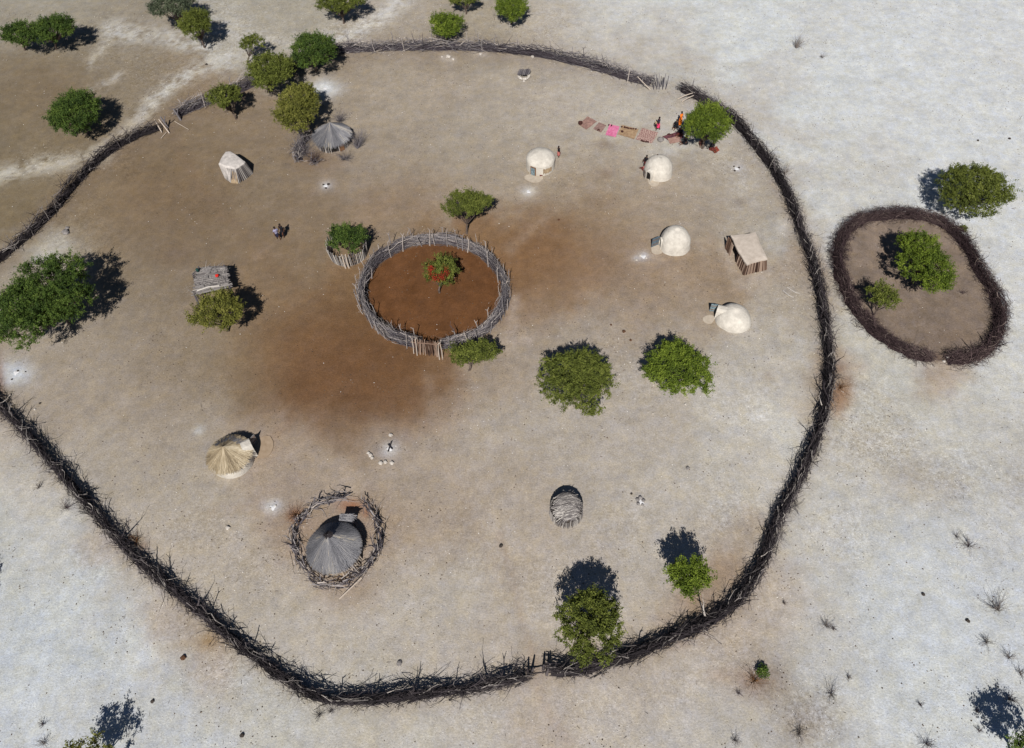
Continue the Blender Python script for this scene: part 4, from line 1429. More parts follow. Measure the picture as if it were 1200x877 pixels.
mb.add([p * .9 + cen * .1 - cen for p in bw_] + [p - cen for p in tw_], [(k, (k + 1) % n, n + (k + 1) % n, n + k) for k in range(n)])
mb.build('plaster_wall', M['clay_grey'], h)
mb = MB()
for k in range(4, 11):
    for j in range(4):
        t = j / 4
        b = bw_[k].lerp(bw_[(k + 1) % n], t) - cen
        tp = tw_[k].lerp(tw_[(k + 1) % n], t) - cen
        tp.z -= .05
        mb.tube([b + Vector((rnd.uniform(-.05, .05), 0, 0)), tp], [.06, .045], 5, rnd.uniform(.0, .85))
mb.build('bare_poles', M['sticks_grey'], h)
mb = MB()
b1, b2 = bw_[9] - cen, bw_[10] - cen
t1, t2 = tw_[9] - cen, tw_[10] - cen
mb.add([b1.lerp(b2, .1) * 1.05, b1.lerp(b2, .9) * 1.05, t1.lerp(t2, .8) * 1.05 - Vector((0, 0, .35)), t1.lerp(t2, .2) * 1.05 - Vector((0, 0, .45))], [(0, 1, 2, 3)])
mb.build('plaster_patch', M['clay_patch'], h)


def thatch_cone(mb, r, z0, z1, n, rnd, off=(0, 0), layers=3, jag=.12, tone=(.2, .9), radius=.018, dark_top=0, power=1.0, drift=.1):
    """overlapping straw laid down a cone from apex (off,z1) to the eave"""
    for L in range(layers):
        f0 = L / layers
        f1 = min(1.0, (L + 1.5) / layers)
        cnt = int(n * (f1 ** .9))
        for k in range(cnt):
            a = rnd.uniform(0, 6.2832)
            j = rnd.uniform(-jag, jag * .5)
            fe_ = f1 + j if L < layers - 1 else 1 + j * .6
            ft = max(0.0, f0 + rnd.uniform(-.05, .12))

            def pt(f, lift):
                zz = z1 + (z0 - z1) * f ** power
                return Vector((off[0] * (1 - f) + math.cos(a) * r * f, off[1] * (1 - f) + math.sin(a) * r * f, zz + lift))
            lift = .02 + .03 * (layers - L) / layers + rnd.uniform(0, .03)
            mb.tube([pt(ft, lift + .02), pt((ft + fe_) / 2, lift + .01), pt(fe_, lift)], [radius * .8, radius * 1.3, radius * .6], 3, min(1, max(0, rnd.gauss((tone[0] + tone[1]) / 2 + drift * (math.sin(a * 3 + 1) + .7 * math.sin(a * 7) + .5 * math.sin(a * 2 + L)), (tone[1] - tone[0]) / 4.5))), cap=False)


def cone_shell(mb, r, z0, z1, off, power=1.0, n=40, drop=.0):
    prof = []
    vs, fs = [], []
    K = 8
    for i in range(K + 1):
        f = 1 - i / K
        for k in range(n):
            a = 2 * math.pi * k / n
            zz = z1 + (z0 - z1) * f ** power
            rr_ = max(r * f, .02)
            vs.append((off[0] * (1 - f) + math.cos(a) * rr_, off[1] * (1 - f) + math.sin(a) * rr_, zz - drop))
    for i in range(K):
        for k in range(n):
            fs.append((i * n + k, i * n + (k + 1) % n, (i + 1) * n + (k + 1) % n, (i + 1) * n + k))
    mb.add(vs, fs, .45)


def stick_wall(mb, r, h, n, rnd, gap=None, rad=.04, tone=(.1, .9), top_r=None):
    for k in range(n):
        a = 2 * math.pi * (k + rnd.uniform(-.3, .3)) / n
        if gap and abs((a - gap[0] + math.pi) % (2 * math.pi) - math.pi) < gap[1]:
            continue
        tr_ = top_r or r
        mb.tube([Vector((math.cos(a) * r, math.sin(a) * r, 0)), Vector((math.cos(a) * tr_, math.sin(a) * tr_, h * rnd.uniform(.93, 1.0)))], [rad, rad * .8], 5, rnd.uniform(*tone))


# --- grey thatched hut F near the top fence
c = gp(388.3, 157.5, 1.0)
c.z = 0
h = empty('thatched_hut', c, 'grey thatched stick hut under the yellow-green tree near the top fence', 'hut', 'thatched huts')
dd = gp(392, 173) - c
a = math.atan2(dd.y, dd.x)
mb = MB()
stick_wall(mb, 1.62, 1.0, 70, rnd, (a, .22), .05)
mb.build('stick_wall', M['sticks_grey'], h)
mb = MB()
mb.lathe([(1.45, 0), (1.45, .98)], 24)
mb.build('shade_lining', M['dark_inside'], h)  # dark cylinder behind the sticks, painting the unlit interior
mb = MB()
cone_shell(mb, 1.80, .93, 2.12, (.1, .22), .85)
thatch_cone(mb, 1.95, .86, 2.15, 1300, rnd, (.1, .22), 4, .26, (.0, .85), .013, power=.85, drift=.2)
mb.build('thatch_roof', M['thatch_grey'], h)
mb = MB()
mb.box((math.cos(a + .45) * 1.68, math.sin(a + .45) * 1.68, .45), .5, .06, .8, a + .45 + math.pi / 2)
mb.build('door_panel', M['wood_red'], h)

c2 = gp(353, 178)
mb = MB()
brush_fence(mb, world_path([(351, 190), (350, 179), (356, 168), (361, 160)], step=.4), 1.3, .8, 34, rnd, spikes=.8, out=1.5, pale=.12, toneb=.45, length=(.7, 1.5), wig=.35, slope=.3, spread=.5, core=.4)
tag(mb.build('brush_heap', M['brush_mid'], org=c2), 'long heap of grey dead brush left of the grey thatched hut', 'brushwood')
mb = MB()
brush_fence(mb, world_path([(362, 190), (370, 192), (380, 189)], step=.4), .4, .3, 10, rnd, spikes=1.5, out=1.0, pale=.1, toneb=.4, length=(.7, 1.4), wig=.35, slope=.3, spread=.5, core=0)
tag(mb.build('brush_heap', M['brush_mid'], org=gp(370, 192)), 'low scatter of dark branches below the grey thatched hut', 'brushwood')

# --- straw and clay hut H
c = gp(270.5, 536, .55)
c.z = 0
h = empty('thatched_hut', c, 'round hut with pale straw roof, white wall foot and a white porch', 'hut', 'thatched huts')
RH = 1.50
mb = MB()
mb.lathe([(RH, 0), (RH * 1.0, .5), (RH * .98, .9)], 40, .03, 3)
mb.build('wall', M['clay_white'], h, smooth=True)
mb = MB()
cone_shell(mb, RH * .97, .92, 1.74, (-.15, .18), .75)
thatch_cone(mb, RH * 1.07, .92, 1.76, 1500, rnd, (-.15, .18), 4, .30, (.1, 1.0), .012, power=.75, drift=.18)
mb.build('thatch_roof', M['thatch_straw'], h)


def cone_patch(a0, a1, f0, f1, jag, lift, mat, nm, seed):
    rr = random.Random(seed)
    mb = MB()
    nA, nF = 14, 6
    vs = []
    for i in range(nF + 1):
        for k in range(nA + 1):
            u = k / nA
            e = jag * (rr.random() - .5)
            f = f0 + (f1 - f0) * i / nF
            if i == 0:
                f += jag * rr.uniform(-1, 1)
            aa = a0 + (a1 - a0) * u + (e if k in (0, nA) else 0)
            zz = 1.76 + (.95 - 1.76) * f ** .75
            vs.append((-.15 * (1 - f) + math.cos(aa) * RH * f * 1.005, .18 * (1 - f) + math.sin(aa) * RH * f * 1.005, zz + lift))
    fs = [(i * (nA + 1) + k, i * (nA + 1) + k + 1, (i + 1) * (nA + 1) + k + 1, (i + 1) * (nA + 1) + k) for i in range(nF) for k in range(nA)]
    mb.add(vs, fs)
    o = mb.build(nm, mat, h)
    sm = o.modifiers.new('thick', 'SOLIDIFY')
    sm.thickness = .03


mb = MB()
for _ in range(150):
    a = rnd.uniform(R(40), R(150))
    f0 = rnd.uniform(.55, .75)
    zz = 1.76 + (.95 - 1.76) * f0 ** .75
    p = Vector((-.15 * (1 - f0) + math.cos(a) * RH * f0, .18 * (1 - f0) + math.sin(a) * RH * f0, zz + .1))
    e = p + Vector((math.cos(a) * .28 + rnd.uniform(-.2, .2), math.sin(a) * .28 + rnd.uniform(-.15, .15), -.15))
    mb.tube([p, e], [.02, .012], 3, rnd.uniform(0, .4), cap=False)
mb.build('dark_straw', M['thatch_grey'], h)
dd = gp(298, 528) - c
a = math.atan2(dd.y, dd.x)
porch(h, c, a, 1.0, 1.70, 1.25, 1.20, M['clay_white'], door=dict(side=1, open=.5, mat=M['stone_grey'], w=.45, h=.9))
apron(h, gp(308, 524), .75, 1.0, M['apron_brown'], -.3, 8)

# --- big grey thatch hut I
c = gp(391, 642, 1.0)
c.z = 0
hutI = h = empty('thatched_hut', c, 'large grey cone-thatched hut inside its own ring fence', 'hut', 'thatched huts')
RI = 1.78
mb = MB()
mb.lathe([(RI * .90, 0), (RI * .90, 1.0)], 40, .02, 3)
mb.build('wall', M['clay_patch'], h, smooth=True)
mb = MB()
dd = gp(417, 668) - c
a = math.atan2(dd.y, dd.x)
for k in range(11):
    a2 = a - .45 + k * .09
    mb.tube([Vector((math.cos(a2) * RI * 1.02, math.sin(a2) * RI * 1.02, 0)), Vector((math.cos(a2) * RI * .93, math.sin(a2) * RI * .93, .9))], [.05, .045], 5, rnd.uniform(.5, 1))
mb.build('pale_poles', M['paleposts'], h)
mb = MB()
cone_shell(mb, RI, .98, 2.35, (-.12, .36), .88)
thatch_cone(mb, RI * 1.03, .96, 2.35, 1900, rnd, (-.12, .36), 5, .16, (.1, .85), .011, power=.88, drift=.16)
mb.build('thatch_roof', M['thatch_grey'], h)
mb = MB()
for _ in range(90):
    a = rnd.uniform(0, 6.283)
    p = Vector((-.10, .38, 2.43)) + Vector((math.cos(a) * rnd.uniform(0, .12), math.sin(a) * rnd.uniform(0, .12), 0))
    mb.tube([p, p + Vector((math.cos(a) * .26, math.sin(a) * .2, -.12))], [.025, .012], 3, rnd.uniform(0, .25), cap=False)
mb.build('roof_knot', M['brush'], h)
mb = MB()
dd = gp(407, 606, .9) - c
a = math.atan2(dd.y, dd.x)
cc = Vector((dd.x * .96, dd.y * .96, 1.0))
for _ in range(130):
    q = cc + Vector((rnd.uniform(-.48, .40), rnd.uniform(-.24, .24), rnd.uniform(0, .10)))
    mb.tube([q, q + Vector((rnd.uniform(.15, .35), rnd.uniform(-.1, .1), rnd.uniform(-.05, .02)))], [.025, .015], 3, rnd.uniform(.3, .8), cap=False)
mb.box(cc + Vector((0, 0, -.02)), .95, .5, .06, -.2, .4)
mb.build('porch_roof', M['thatch_grey'], h)
mb = MB()
for sx in (-.4, .4):
    for sy in (-.18, .2):
        mb.tube([Vector((cc.x + sx, cc.y + sy, 0)), Vector((cc.x + sx, cc.y + sy, 1.0))], [.05, .045], 5, .3)
mb.build('porch_posts', M['brush_mid'], h)

# its ring fence: rails on forked posts
HF = [(409, 583), (395, 588), (378, 592.5), (366, 599), (356, 608), (347, 619), (344, 634), (347, 649), (356, 665), (366, 678), (379, 686), (394, 688), (409, 684), (422, 676), (434, 663), (443, 648), (447, 633), (443, 616), (436, 602), (428.5, 590)]
fe = empty('ring_fence', c, 'open ring fence of crooked rails and forked posts round the large grey thatched hut', 'fence')
P = world_path(HF, step=.5)
mb = MB()
brush_fence(mb, P, .30, .72, 10, rnd, spikes=.6, out=.2, pale=.22, rad=(.03, .05), length=(.7, 1.5), along=1.3, toneb=.42, slope=.18, wig=.35, core=0)
mb.build('rails', M['brush_mid'], fe, org=c)
posts_along(fe, P, .85, 1.0, .05, M['brush_mid'], rnd, off=.10, lean=.0, tone=(.3, .9))
pole_thing('loose_pole', [gp(398, 702) + Vector((0, 0, .05)), gp(424, 677, .8)], .045, .8, M['paleposts'], 'long pale pole leaning against the lower right of the ring fence', 'pole')

# --- stick beehive J
c = gp(663.5, 599, .3)
c.z = 0
h = empty('stick_hut', c, 'small round hut woven of grey sticks standing alone below the two large round trees', 'hut')
RJ = 1.12
mb = MB()
mb.lathe(dome_prof(RJ * .93, .75, .60, 8, 1.0, 2.2), 30, .02, 4)
mb.build('inner_shell', M['stone_dark'], h, smooth=True)
mb = MB()
for k in range(92):
    a = 2 * math.pi * k / 92 + rnd.uniform(-.03, .03)
    mb.tube([Vector((math.cos(a) * RJ * 1.02, math.sin(a) * RJ * 1.02, 0)), Vector((math.cos(a) * RJ * .99, math.sin(a) * RJ * .99, rnd.uniform(.78, .95)))], [.03, .025], 4, rnd.uniform(.15, 1))
mb.build('upright_sticks', M['sticks_grey'], h)
mb = MB()
for _ in range(330):                      # crooked sticks laid over the top
    v = rnd.uniform(-1, 1) * RJ * .95
    hw = math.sqrt(max(.02, RJ * RJ - v * v))
    u0 = rnd.uniform(-hw, hw * .4)
    u1 = min(hw, u0 + rnd.uniform(.5, 1.3))
    sk = rnd.gauss(0, .22)
    pts = []
    for k in range(5):
        u = u0 + (u1 - u0) * k / 4
        vv = v + sk * (k / 4 - .5) + .10 * math.sin(u * 2.2 + .6) + rnd.uniform(-.02, .02)
        q = min(math.hypot(u, vv), RJ)
        z = .80 + .62 * math.sqrt(max(0, 1 - (q / RJ) ** 2)) + rnd.uniform(0, .05)
        pts.append(Vector((u, vv, z)))
    mb.tube(pts, [.024, .030, .028, .024, .014], 4, min(1, max(0, rnd.gauss(.5, .27))))
mb.build('roof_sticks', M['sticks_grey'], h)

# --- stick platform G
ZP = 1.35
pc4 = [gp(233, 314, ZP), gp(263, 312, ZP), gp(269, 337, ZP), gp(228, 346, ZP)]
cen = sum(pc4, Vector()) / 4
cen.z = 0
h = empty('stick_platform', cen, 'raised square platform of grey sticks and bark beside the yellow-green tree', 'platform')
mb = MB()
for k in range(46):
    t = (k + .5) / 46
    p = pc4[0].lerp(pc4[3], t) - cen
    q = pc4[1].lerp(pc4[2], t) - cen
    e0, e1 = rnd.uniform(-.12, .05), rnd.uniform(-.05, .12)
    d = q - p
    mb.tube([p + d * e0, p.lerp(q, .5) + Vector((0, 0, rnd.uniform(.0, .08))), q + d * e1], [.04, .045, .03], 5, min(1, max(0, rnd.gauss(.4, .2))))
for _ in range(90):
    u, v = rnd.random(), rnd.random()
    p = pc4[0].lerp(pc4[1], u).lerp(pc4[3].lerp(pc4[2], u), v) - cen + Vector((0, 0, .1))
    gnarl(mb, p, Vector((rnd.uniform(-1, 1), rnd.uniform(-1, 1), rnd.uniform(0, .1))), rnd.uniform(.4, 1.0), .022, rnd.uniform(.3, .9), rnd, 3, .3, .3)
mb.build('stick_deck', M['sticks_grey'], h)
mb = MB()
for _ in range(8):
    u, v = rnd.uniform(.1, .7), rnd.uniform(.1, .9)
    p = pc4[0].lerp(pc4[1], u).lerp(pc4[3].lerp(pc4[2], u), v) - cen
    mb.box(p + Vector((0, 0, .13 + rnd.uniform(0, .03))), rnd.uniform(.4, .8), rnd.uniform(.25, .45), .03, rnd.uniform(-.5, .5), 0, rnd.uniform(-.08, .08))
mb.build('bark_sheets', M['stone_grey'], h)
for i, p in enumerate(pc4):
    q = p - cen
    q.z = 0
    mb = MB()
    mb.tube([q * 1.05, q + Vector((0, 0, ZP + .15))], [.09, .06], 6, .5)
    mb.build('leg', M['brush_mid'], h)
q0, q1 = gp(231, 341, ZP + .2) - cen, gp(257, 335, ZP + .2) - cen
mb = MB()
mb.tube([q0, (q0 + q1) / 2 + Vector((0, .12, .03)), q1], [.06, .055, .04], 6, 1.0)
mb.build('pale_pole', M['sticks_grey'], h)
mb = MB()
for k in range(16):
    u = k / 15
    b = gp(225 + 9 * (1 - u), 352 - 30 * u) - cen
    tp = pc4[3].lerp(pc4[0], u) - cen
    mb.tube([b, tp], [.04, .03], 4, rnd.uniform(0, .6))
mb.build('leaning_sticks', M['brush_mid'], h)
p = gp(254, 323, ZP + .25)
mb = MB()
mb.lathe([(.11, 0), (.15, .06), (.13, .14), (.06, .16), (.001, .16)], 14, .1, 2)
o = mb.build('red_bundle', M['red_cloth'])
o.location = p - Vector((0, 0, .1))
tag(o, 'small bright red bundle lying on the stick platform', 'bundle')
p = gp(232, 318, ZP + .1)
mb = MB()
mb.lathe([(.11, 0), (.13, .1), (.13, .24), (.08, .3), (.05, .34)], 14, .02, 2)
o = mb.build('water_can', M['teal_plastic'])
o.location = p
tag(o, 'dark teal can on the upper left corner of the stick platform', 'container')

# --- small stone and stick shelter
c = gp(614, 91)
h = empty('kid_shelter', c, 'tiny shelter of pale stones roofed with dark sticks below the top fence', 'shelter')
mb = MB()
for k in range(15):
    a = 2 * math.pi * k / 15
    if .9 < a < 2.2:
        continue
    mb.rock((math.cos(a) * .52, math.sin(a) * .5, .14), rnd.uniform(.14, .22), .9)
mb.rock((-.05, -.75, .08), .14, .7)
mb.build('stones', M['stone_pale'], h)
mb = MB()
for k in range(26):
    x = -.6 + 1.2 * k / 25
    mb.tube([Vector((x - .1, -.15 + rnd.uniform(-.1, .1), .45)), Vector((x + .15, .55 + rnd.uniform(-.1, .1), .62))], [.035, .025], 4, rnd.uniform(.1, .8))
mb.build('stick_roof', M['brush_mid'], h)


# ------------------------------------------------------------------ mats with wares
mat_specs = [
    ([(678, 146.5), (688.5, 137), (699.5, 143), (687, 152.5)], (.20, .12, .10), (.34, .21, .175), 'woven', 'reddish brown mat at the far left end of the row of mats', 1),
    ([(695, 151.5), (702, 144), (710.5, 147.5), (704.5, 155.8)], (.19, .12, .105), (.29, .19, .165), 'woven', 'smallest dull brown mat, second from the left in the row of mats', 2),
    ([(709.5, 158.8), (714.5, 146.3), (726, 149), (721.5, 161.3)], (.50, .12, .23), (.64, .22, .36), 'pink', 'bright pink mat in the middle of the row', 3),
    ([(724, 158), (728.5, 147), (748.5, 152), (743, 163.7)], (.26, .17, .10), (.37, .26, .16), 'woven', 'wide tan brown mat right of the pink one', 4),
    ([(745, 164), (752.5, 150.5), (771.5, 156), (764, 168.6)], (.18, .08, .07), (.42, .30, .26), 'check', 'patterned red and cream mat near the standing woman', 5),
    ([(776, 160.5), (794, 155), (802, 162), (783, 165)], (.06, .025, .035), (.16, .06, .07), 'woven', 'dark maroon blanket spread beside the sheltering tree', 6),
    ([(782, 163), (796, 160.3), (798.5, 167), (785, 169.5)], (.27, .16, .13), (.38, .25, .21), 'woven', 'small pinkish mat with dark border overlapping the maroon blanket', 7),
    ([(833, 176), (840, 172), (843, 177), (838, 180.5)], (.16, .035, .025), (.26, .07, .045), 'woven', 'rust red blanket corner showing under the sheltering tree', 8),
]


def cloth_mat(name, c1, c2, kind):
    m, n, p = new_mat(name)
    tc = n.nodes.new('ShaderNodeTexCoord')
    if kind == 'check':
        ck = n.nodes.new('ShaderNodeTexVoronoi')
        ck.distance = 'CHEBYCHEV'
        ck.inputs['Scale'].default_value = 5.5
        ck.inputs['Randomness'].default_value = .35
        src = ck.outputs['Distance']
        lo, hi = .18, .45
    else:
        ck = n.nodes.new('ShaderNodeTexNoise')
        ck.inputs['Scale'].default_value = 3.5
        ck.inputs['Detail'].default_value = 8
        ck.inputs['Roughness'].default_value = .75
        src = ck.outputs['Fac']
        lo, hi = .4, .62
    n.links.new(tc.outputs['Object'], ck.inputs['Vector'])
    cr = n.nodes.new('ShaderNodeValToRGB')
    cr.color_ramp.elements[0].position, cr.color_ramp.elements[1].position = lo, hi
    cr.color_ramp.elements[0].color = c3(*c1)
    cr.color_ramp.elements[1].color = c3(*c2)
    n.links.new(src, cr.inputs['Fac'])
    n.links.new(cr.outputs['Color'], p.inputs['Base Color'])
    return m


for corners, c1, c2, kind, lb, sd in mat_specs:
    rr = random.Random(sd)
    Wc = [gp(x, y) for x, y in corners]
    cen = sum(Wc, Vector()) / 4
    nu, nv = 10, 8
    vs, fs = [], []
    zoff = .03 + (.025 if sd == 7 else 0)
    for i in range(nu + 1):
        for j in range(nv + 1):
            u, v = i / nu, j / nv
            p = Wc[0].lerp(Wc[1], v).lerp(Wc[3].lerp(Wc[2], v), u) - cen
            p = p + Vector((rr.uniform(-.02, .02), rr.uniform(-.02, .02), zoff + rr.uniform(0, .025)))
            vs.append(p)
    for i in range(nu):
        for j in range(nv):
            fs.append((i * (nv + 1) + j, i * (nv + 1) + j + 1, (i + 1) * (nv + 1) + j + 1, (i + 1) * (nv + 1) + j))
    mb = MB()
    mb.add(vs, fs)
    o = mb.build('ground_mat', cloth_mat('mat_cloth', c1, c2, kind))
    sm = o.modifiers.new('thick', 'SOLIDIFY')
    sm.thickness = .012
    o.location = cen
    tag(o, lb, 'mat', 'mats and blankets spread on the ground')

# carved wares on the mats
wares = [((680, 146), 'basket', 'dark reddish basket on the corner of the far left mat'), ((701.5, 153.5), 'bundle', 'dark bundle of wares on the smallest brown mat'), ((756, 167), 'bundle', 'dark row of carvings at the front edge of the patterned mat'),
         ((732, 150.5), 'bundle', 'dark row of carvings along the left back edge of the tan mat'), ((741, 152), 'bundle', 'dark row of carvings along the right back edge of the tan mat'), ((729, 155.5), 'bowl', 'small dark bowl on the left of the tan mat'), ((715, 148), 'bundle', 'small dark item on the top corner of the pink mat'),
         ((774, 165), 'bag', 'grey-green bag left of the maroon blanket'), ((787, 159), 'bundle', 'dark heap of wares on the maroon blanket')]
for k, ((x, y), nm, lb) in enumerate(wares):
    p = gp(x, y)
    mb = MB()
    if nm == 'basket' or nm == 'bowl':
        s = .9 if nm == 'basket' else .55
        mb.lathe([(.16 * s, .06), (.24 * s, .12), (.26 * s, .3 * s), (.22 * s, .3 * s), (.18 * s, .12), (.001, .1)], 16, .02, k)
    elif nm == 'bag':
        mb.lathe([(.24, 0), (.32, .12), (.28, .26), (.12, .34), (.08, .4), (.001, .41)], 14, .12, k)
    else:
        for j in range(9):
            mb.rock((rnd.uniform(-.42, .42), rnd.uniform(-.08, .08) - .12 * 0, .11), rnd.uniform(.05, .085), 1.4)
    o = mb.build(nm if nm != 'bundle' else 'carved_wares', M['craft_dark'] if nm != 'bag' else M['stone_grey'])
    o.location = p
    if nm == 'bundle':
        o.rotation_euler = (0, 0, -.3)
        if k in (1, 6):
            o.scale = (.5, 1, 1)
    tag(o, lb, nm if nm != 'bundle' else 'carvings', 'wares on the mats')


# ------------------------------------------------------------------ people
def skin_body(joints, edges, mat, parent, name='body'):
    me = bpy.data.meshes.new(name)
    me.from_pydata([j[0] for j in joints], edges, [])
    o = bpy.data.objects.new(name, me)
    COL.objects.link(o)
    o.modifiers.new('skin', 'SKIN')
    for i, j in enumerate(joints):
        sv = me.skin_vertices[0].data[i]
        sv.radius = (j[1], j[1] * (j[2] if len(j) > 2 else 1))
        sv.use_root = (i == 0)
    sub = o.modifiers.new('sub', 'SUBSURF')
    sub.levels = sub.render_levels = 1
    dg = bpy.context.evaluated_depsgraph_get()
    dg.update()
    me2 = bpy.data.meshes.new_from_object(o.evaluated_get(dg))
    bpy.data.objects.remove(o)
    me2.materials.clear()
    me2.materials.append(mat)
    me2.polygons.foreach_set('use_smooth', [True] * len(me2.polygons))
    b = bpy.data.objects.new(name, me2)
    COL.objects.link(b)
    b.parent = parent
    return b


def person(px, py, face, label, skin='skin', top=None, skirt=None, skirt_len=.5, pose='stand', hair='hair', scale=1.0, legs_cloth=None, back=None):
    p = gp(px, py)
    root = empty('person', p, label, 'person', rz=face)
    root.scale = (scale * .9,) * 3
    # figure faces +Y
    if pose == 'stand' or pose == 'walk':
        st = .16 if pose == 'walk' else .04
        hz, kz = .88, .48
        legs = [((-.10, 0, hz), .085), ((-.11, st, kz), .06), ((-.11, st * .7, .08), .038), ((-.11, st * .7 + .12, .03), .03),
                ((.10, 0, hz), .085), ((.11, -st, kz), .06), ((.11, -st * 1.4, .08), .038), ((.11, -st * 1.4 + .12, .03), .03)]
        oy, oz = 0, 0
    else:      # sitting on the ground, legs stretched
        legs = [((-.10, .0, .12), .09), ((-.14, .40, .24), .065), ((-.12, .76, .07), .04), ((-.12, .80, .15), .03),
                ((.10, .0, .12), .09), ((.14, .38, .22), .065), ((.10, .72, .07), .04), ((.10, .76, .15), .03)]
        oy, oz = 0, -.76
    Jt = [((0, oy, .92 + oz), .125, .8), ((0, oy, 1.12 + oz), .105, .8), ((0, oy, 1.33 + oz), .14, .7), ((0, oy, 1.45 + oz), .055), ((0, oy + .01, 1.52 + oz), .055), ((0, oy + .02, 1.61 + oz), .088), ((0, oy + .01, 1.70 + oz), .075)]
    arms = []
    for s in (-1, 1):
        sw = .12 * s if pose == 'walk' else .04
        arms += [((s * .17, oy, 1.38 + oz), .055), ((s * .25, oy + sw * .5, 1.13 + oz), .042), ((s * .27, oy + sw + .10, .90 + oz if pose != 'sit' else .30), .032), ((s * .27, oy + sw + .16, .84 + oz if pose != 'sit' else .26), .03)]
    J = Jt + legs + arms
    E = [(0, 1), (1, 2), (2, 3), (3, 4), (4, 5), (5, 6)]
    b = len(Jt)
    E += [(0, b), (b, b + 1), (b + 1, b + 2), (b + 2, b + 3), (0, b + 4), (b + 4, b + 5), (b + 5, b + 6), (b + 6, b + 7)]
    b2 = b + 8
    for s in range(2):
        E += [(2, b2 + 4 * s), (b2 + 4 * s, b2 + 4 * s + 1), (b2 + 4 * s + 1, b2 + 4 * s + 2), (b2 + 4 * s + 2, b2 + 4 * s + 3)]
    skin_body(J, E, M[skin], root)
    # hair
    mb = MB()
    prof = [(.098, 0), (.108, .05), (.09, .11), (.05, .145), (.001, .155)]
    mb.lathe(prof, 14, .03, 2)
    o = mb.build('hair', M[hair], root, smooth=True)
    o.location = (0, oy - .01, 1.62 + oz)
    if top:
        mb = MB()
        zz = [(.15, .88), (.145, 1.02), (.15, 1.15), (.185, 1.30), (.19, 1.38), (.12, 1.44), (.06, 1.46)]
        n = 16
        vs, fs = [], []
        for r, z in zz:
            for k in range(n):
                a = 2 * math.pi * k / n
                vs.append((math.cos(a) * r * 1.12, oy + math.sin(a) * r * .82, z + oz))
        for i in range(len(zz) - 1):
            for k in range(n):
                fs.append((i * n + k, i * n + (k + 1) % n, (i + 1) * n + (k + 1) % n, (i + 1) * n + k))
        mb.add(vs, fs)
        for s in (-1, 1):
            mb.tube([Vector((s * .15, oy, 1.39 + oz)), Vector((s * .245, oy + .02, 1.17 + oz))], [.072, .062], 8)
        mb.build('top', M[top], root, smooth=True)
    if skirt:
        mb = MB()
        if pose != 'sit':
            mb.lathe([(.20, .90 - skirt_len), (.195, .90 - skirt_len * .6), (.175, .85), (.14, .97)], 16, .06, 3)
        else:
            mb.lathe([(.32, .02), (.30, .12), (.22, .22), (.15, .30)], 16, .06, 3)
            mb.tube([Vector((-.09, .1, .14)), Vector((-.13, .45, .22))], [.13, .10], 8)
            mb.tube([Vector((.09, .1, .14)), Vector((.13, .43, .20))], [.13, .10], 8)
        mb.build('skirt', M[skirt], root, smooth=True)
    return root


person(770.5, 153, 1.2, 'woman in navy top and hot pink skirt standing at the right end of the mats', top='navy_cloth', skirt='pink_cloth', skirt_len=.45, pose='walk')
person(768, 150.5, 2.8, 'small child in dark clothes close to the woman in the hot pink skirt', top='khaki_cloth', skirt='black_cloth', skirt_len=.3, scale=.62)
person(654.5, 184.5, -1.3, 'person with black top and rose skirt at the wall of the straight-walled white hut', skin='skin', top='black_cloth', skirt='rose_cloth', skirt_len=.5, scale=.85)
person(756, 197, 2.4, 'person in black beside the left wall of the white beehive hut', skin='skin', top='black_cloth', skirt='maroon_cloth', skirt_len=.5, scale=.95)
person(754.5, 199, 1.0, 'small child crouched low beside the person in black at the beehive hut', skin='skin', top='rose_cloth', skirt='maroon_cloth', pose='sit', scale=.7)
person(327, 281, -2.6, 'person in pale lilac and navy shirt walking, left of the pair in the open yard', skin='skin', top='lilac_cloth', skirt='navy_cloth', skirt_len=.35, pose='walk')
person(333, 277.5, 2.6, 'person all in black walking, right of the pair in the open yard', skin='skin', top='black_cloth', skirt='black_cloth', skirt_len=.65, pose='walk')
person(796.5, 147, -2.2, 'person wrapped in orange cloth at the left edge of the sheltering tree', skin='skin', top='orange_cloth', skirt='orange_cloth', pose='stand', skirt_len=.75, scale=1.02)
person(792, 149, 2.5, 'person in black just left of the one in orange cloth', skin='skin', top='black_cloth', skirt='black_cloth', pose='sit')
person(803, 168, 1.9, 'person in black sitting at the lower left foot of the sheltering tree', skin='skin', top='black_cloth', skirt='black_cloth', pose='sit')
person(797, 158, 2.3, 'person with maroon skirt sitting at the edge of the maroon blanket under the tree', skin='skin', top='black_cloth', skirt='maroon_cloth', pose='sit')
person(822, 169, 2.9, 'bare-shouldered woman sitting in the shade under the middle of the sheltering tree', skin='skin', top=None, skirt='craft_dark', pose='sit')
person(834, 175, -2.8, 'person with maroon skirt sitting in the shade at the right foot of the sheltering tree', skin='skin', top='black_cloth', skirt='maroon_cloth', pose='sit')


# ------------------------------------------------------------------ dry bushes, stones, hearths
def dry_bush(px, py, rpx, label, base=None, mat='drytwig', n=None, name='dry_bush', group='dry leafless bushes', flat=.7, up=.6):
    b = gp(*(base or (px, py)))
    r = rpx * mpp(px, py)
    mb = MB()
    rn = random.Random(int(px * 3 + py))
    aim = gp(px, py, r * .5) - b
    for k in range(n or int(8 + r * 22)):
        a = rn.uniform(0, 6.283)
        d = Vector((math.cos(a) * flat, math.sin(a) * flat, rn.uniform(.25, up + .4))) + aim * .6
        gnarl(mb, b + Vector((0, 0, .02)), d, r * rn.uniform(.8, 1.9), .008 + r * .009, min(1, max(0, rn.gauss(.45, .22))), rn, 5, .95, .45)
    o = mb.build(name, M[mat], org=b)
    return tag(o, label, 'bush', group)


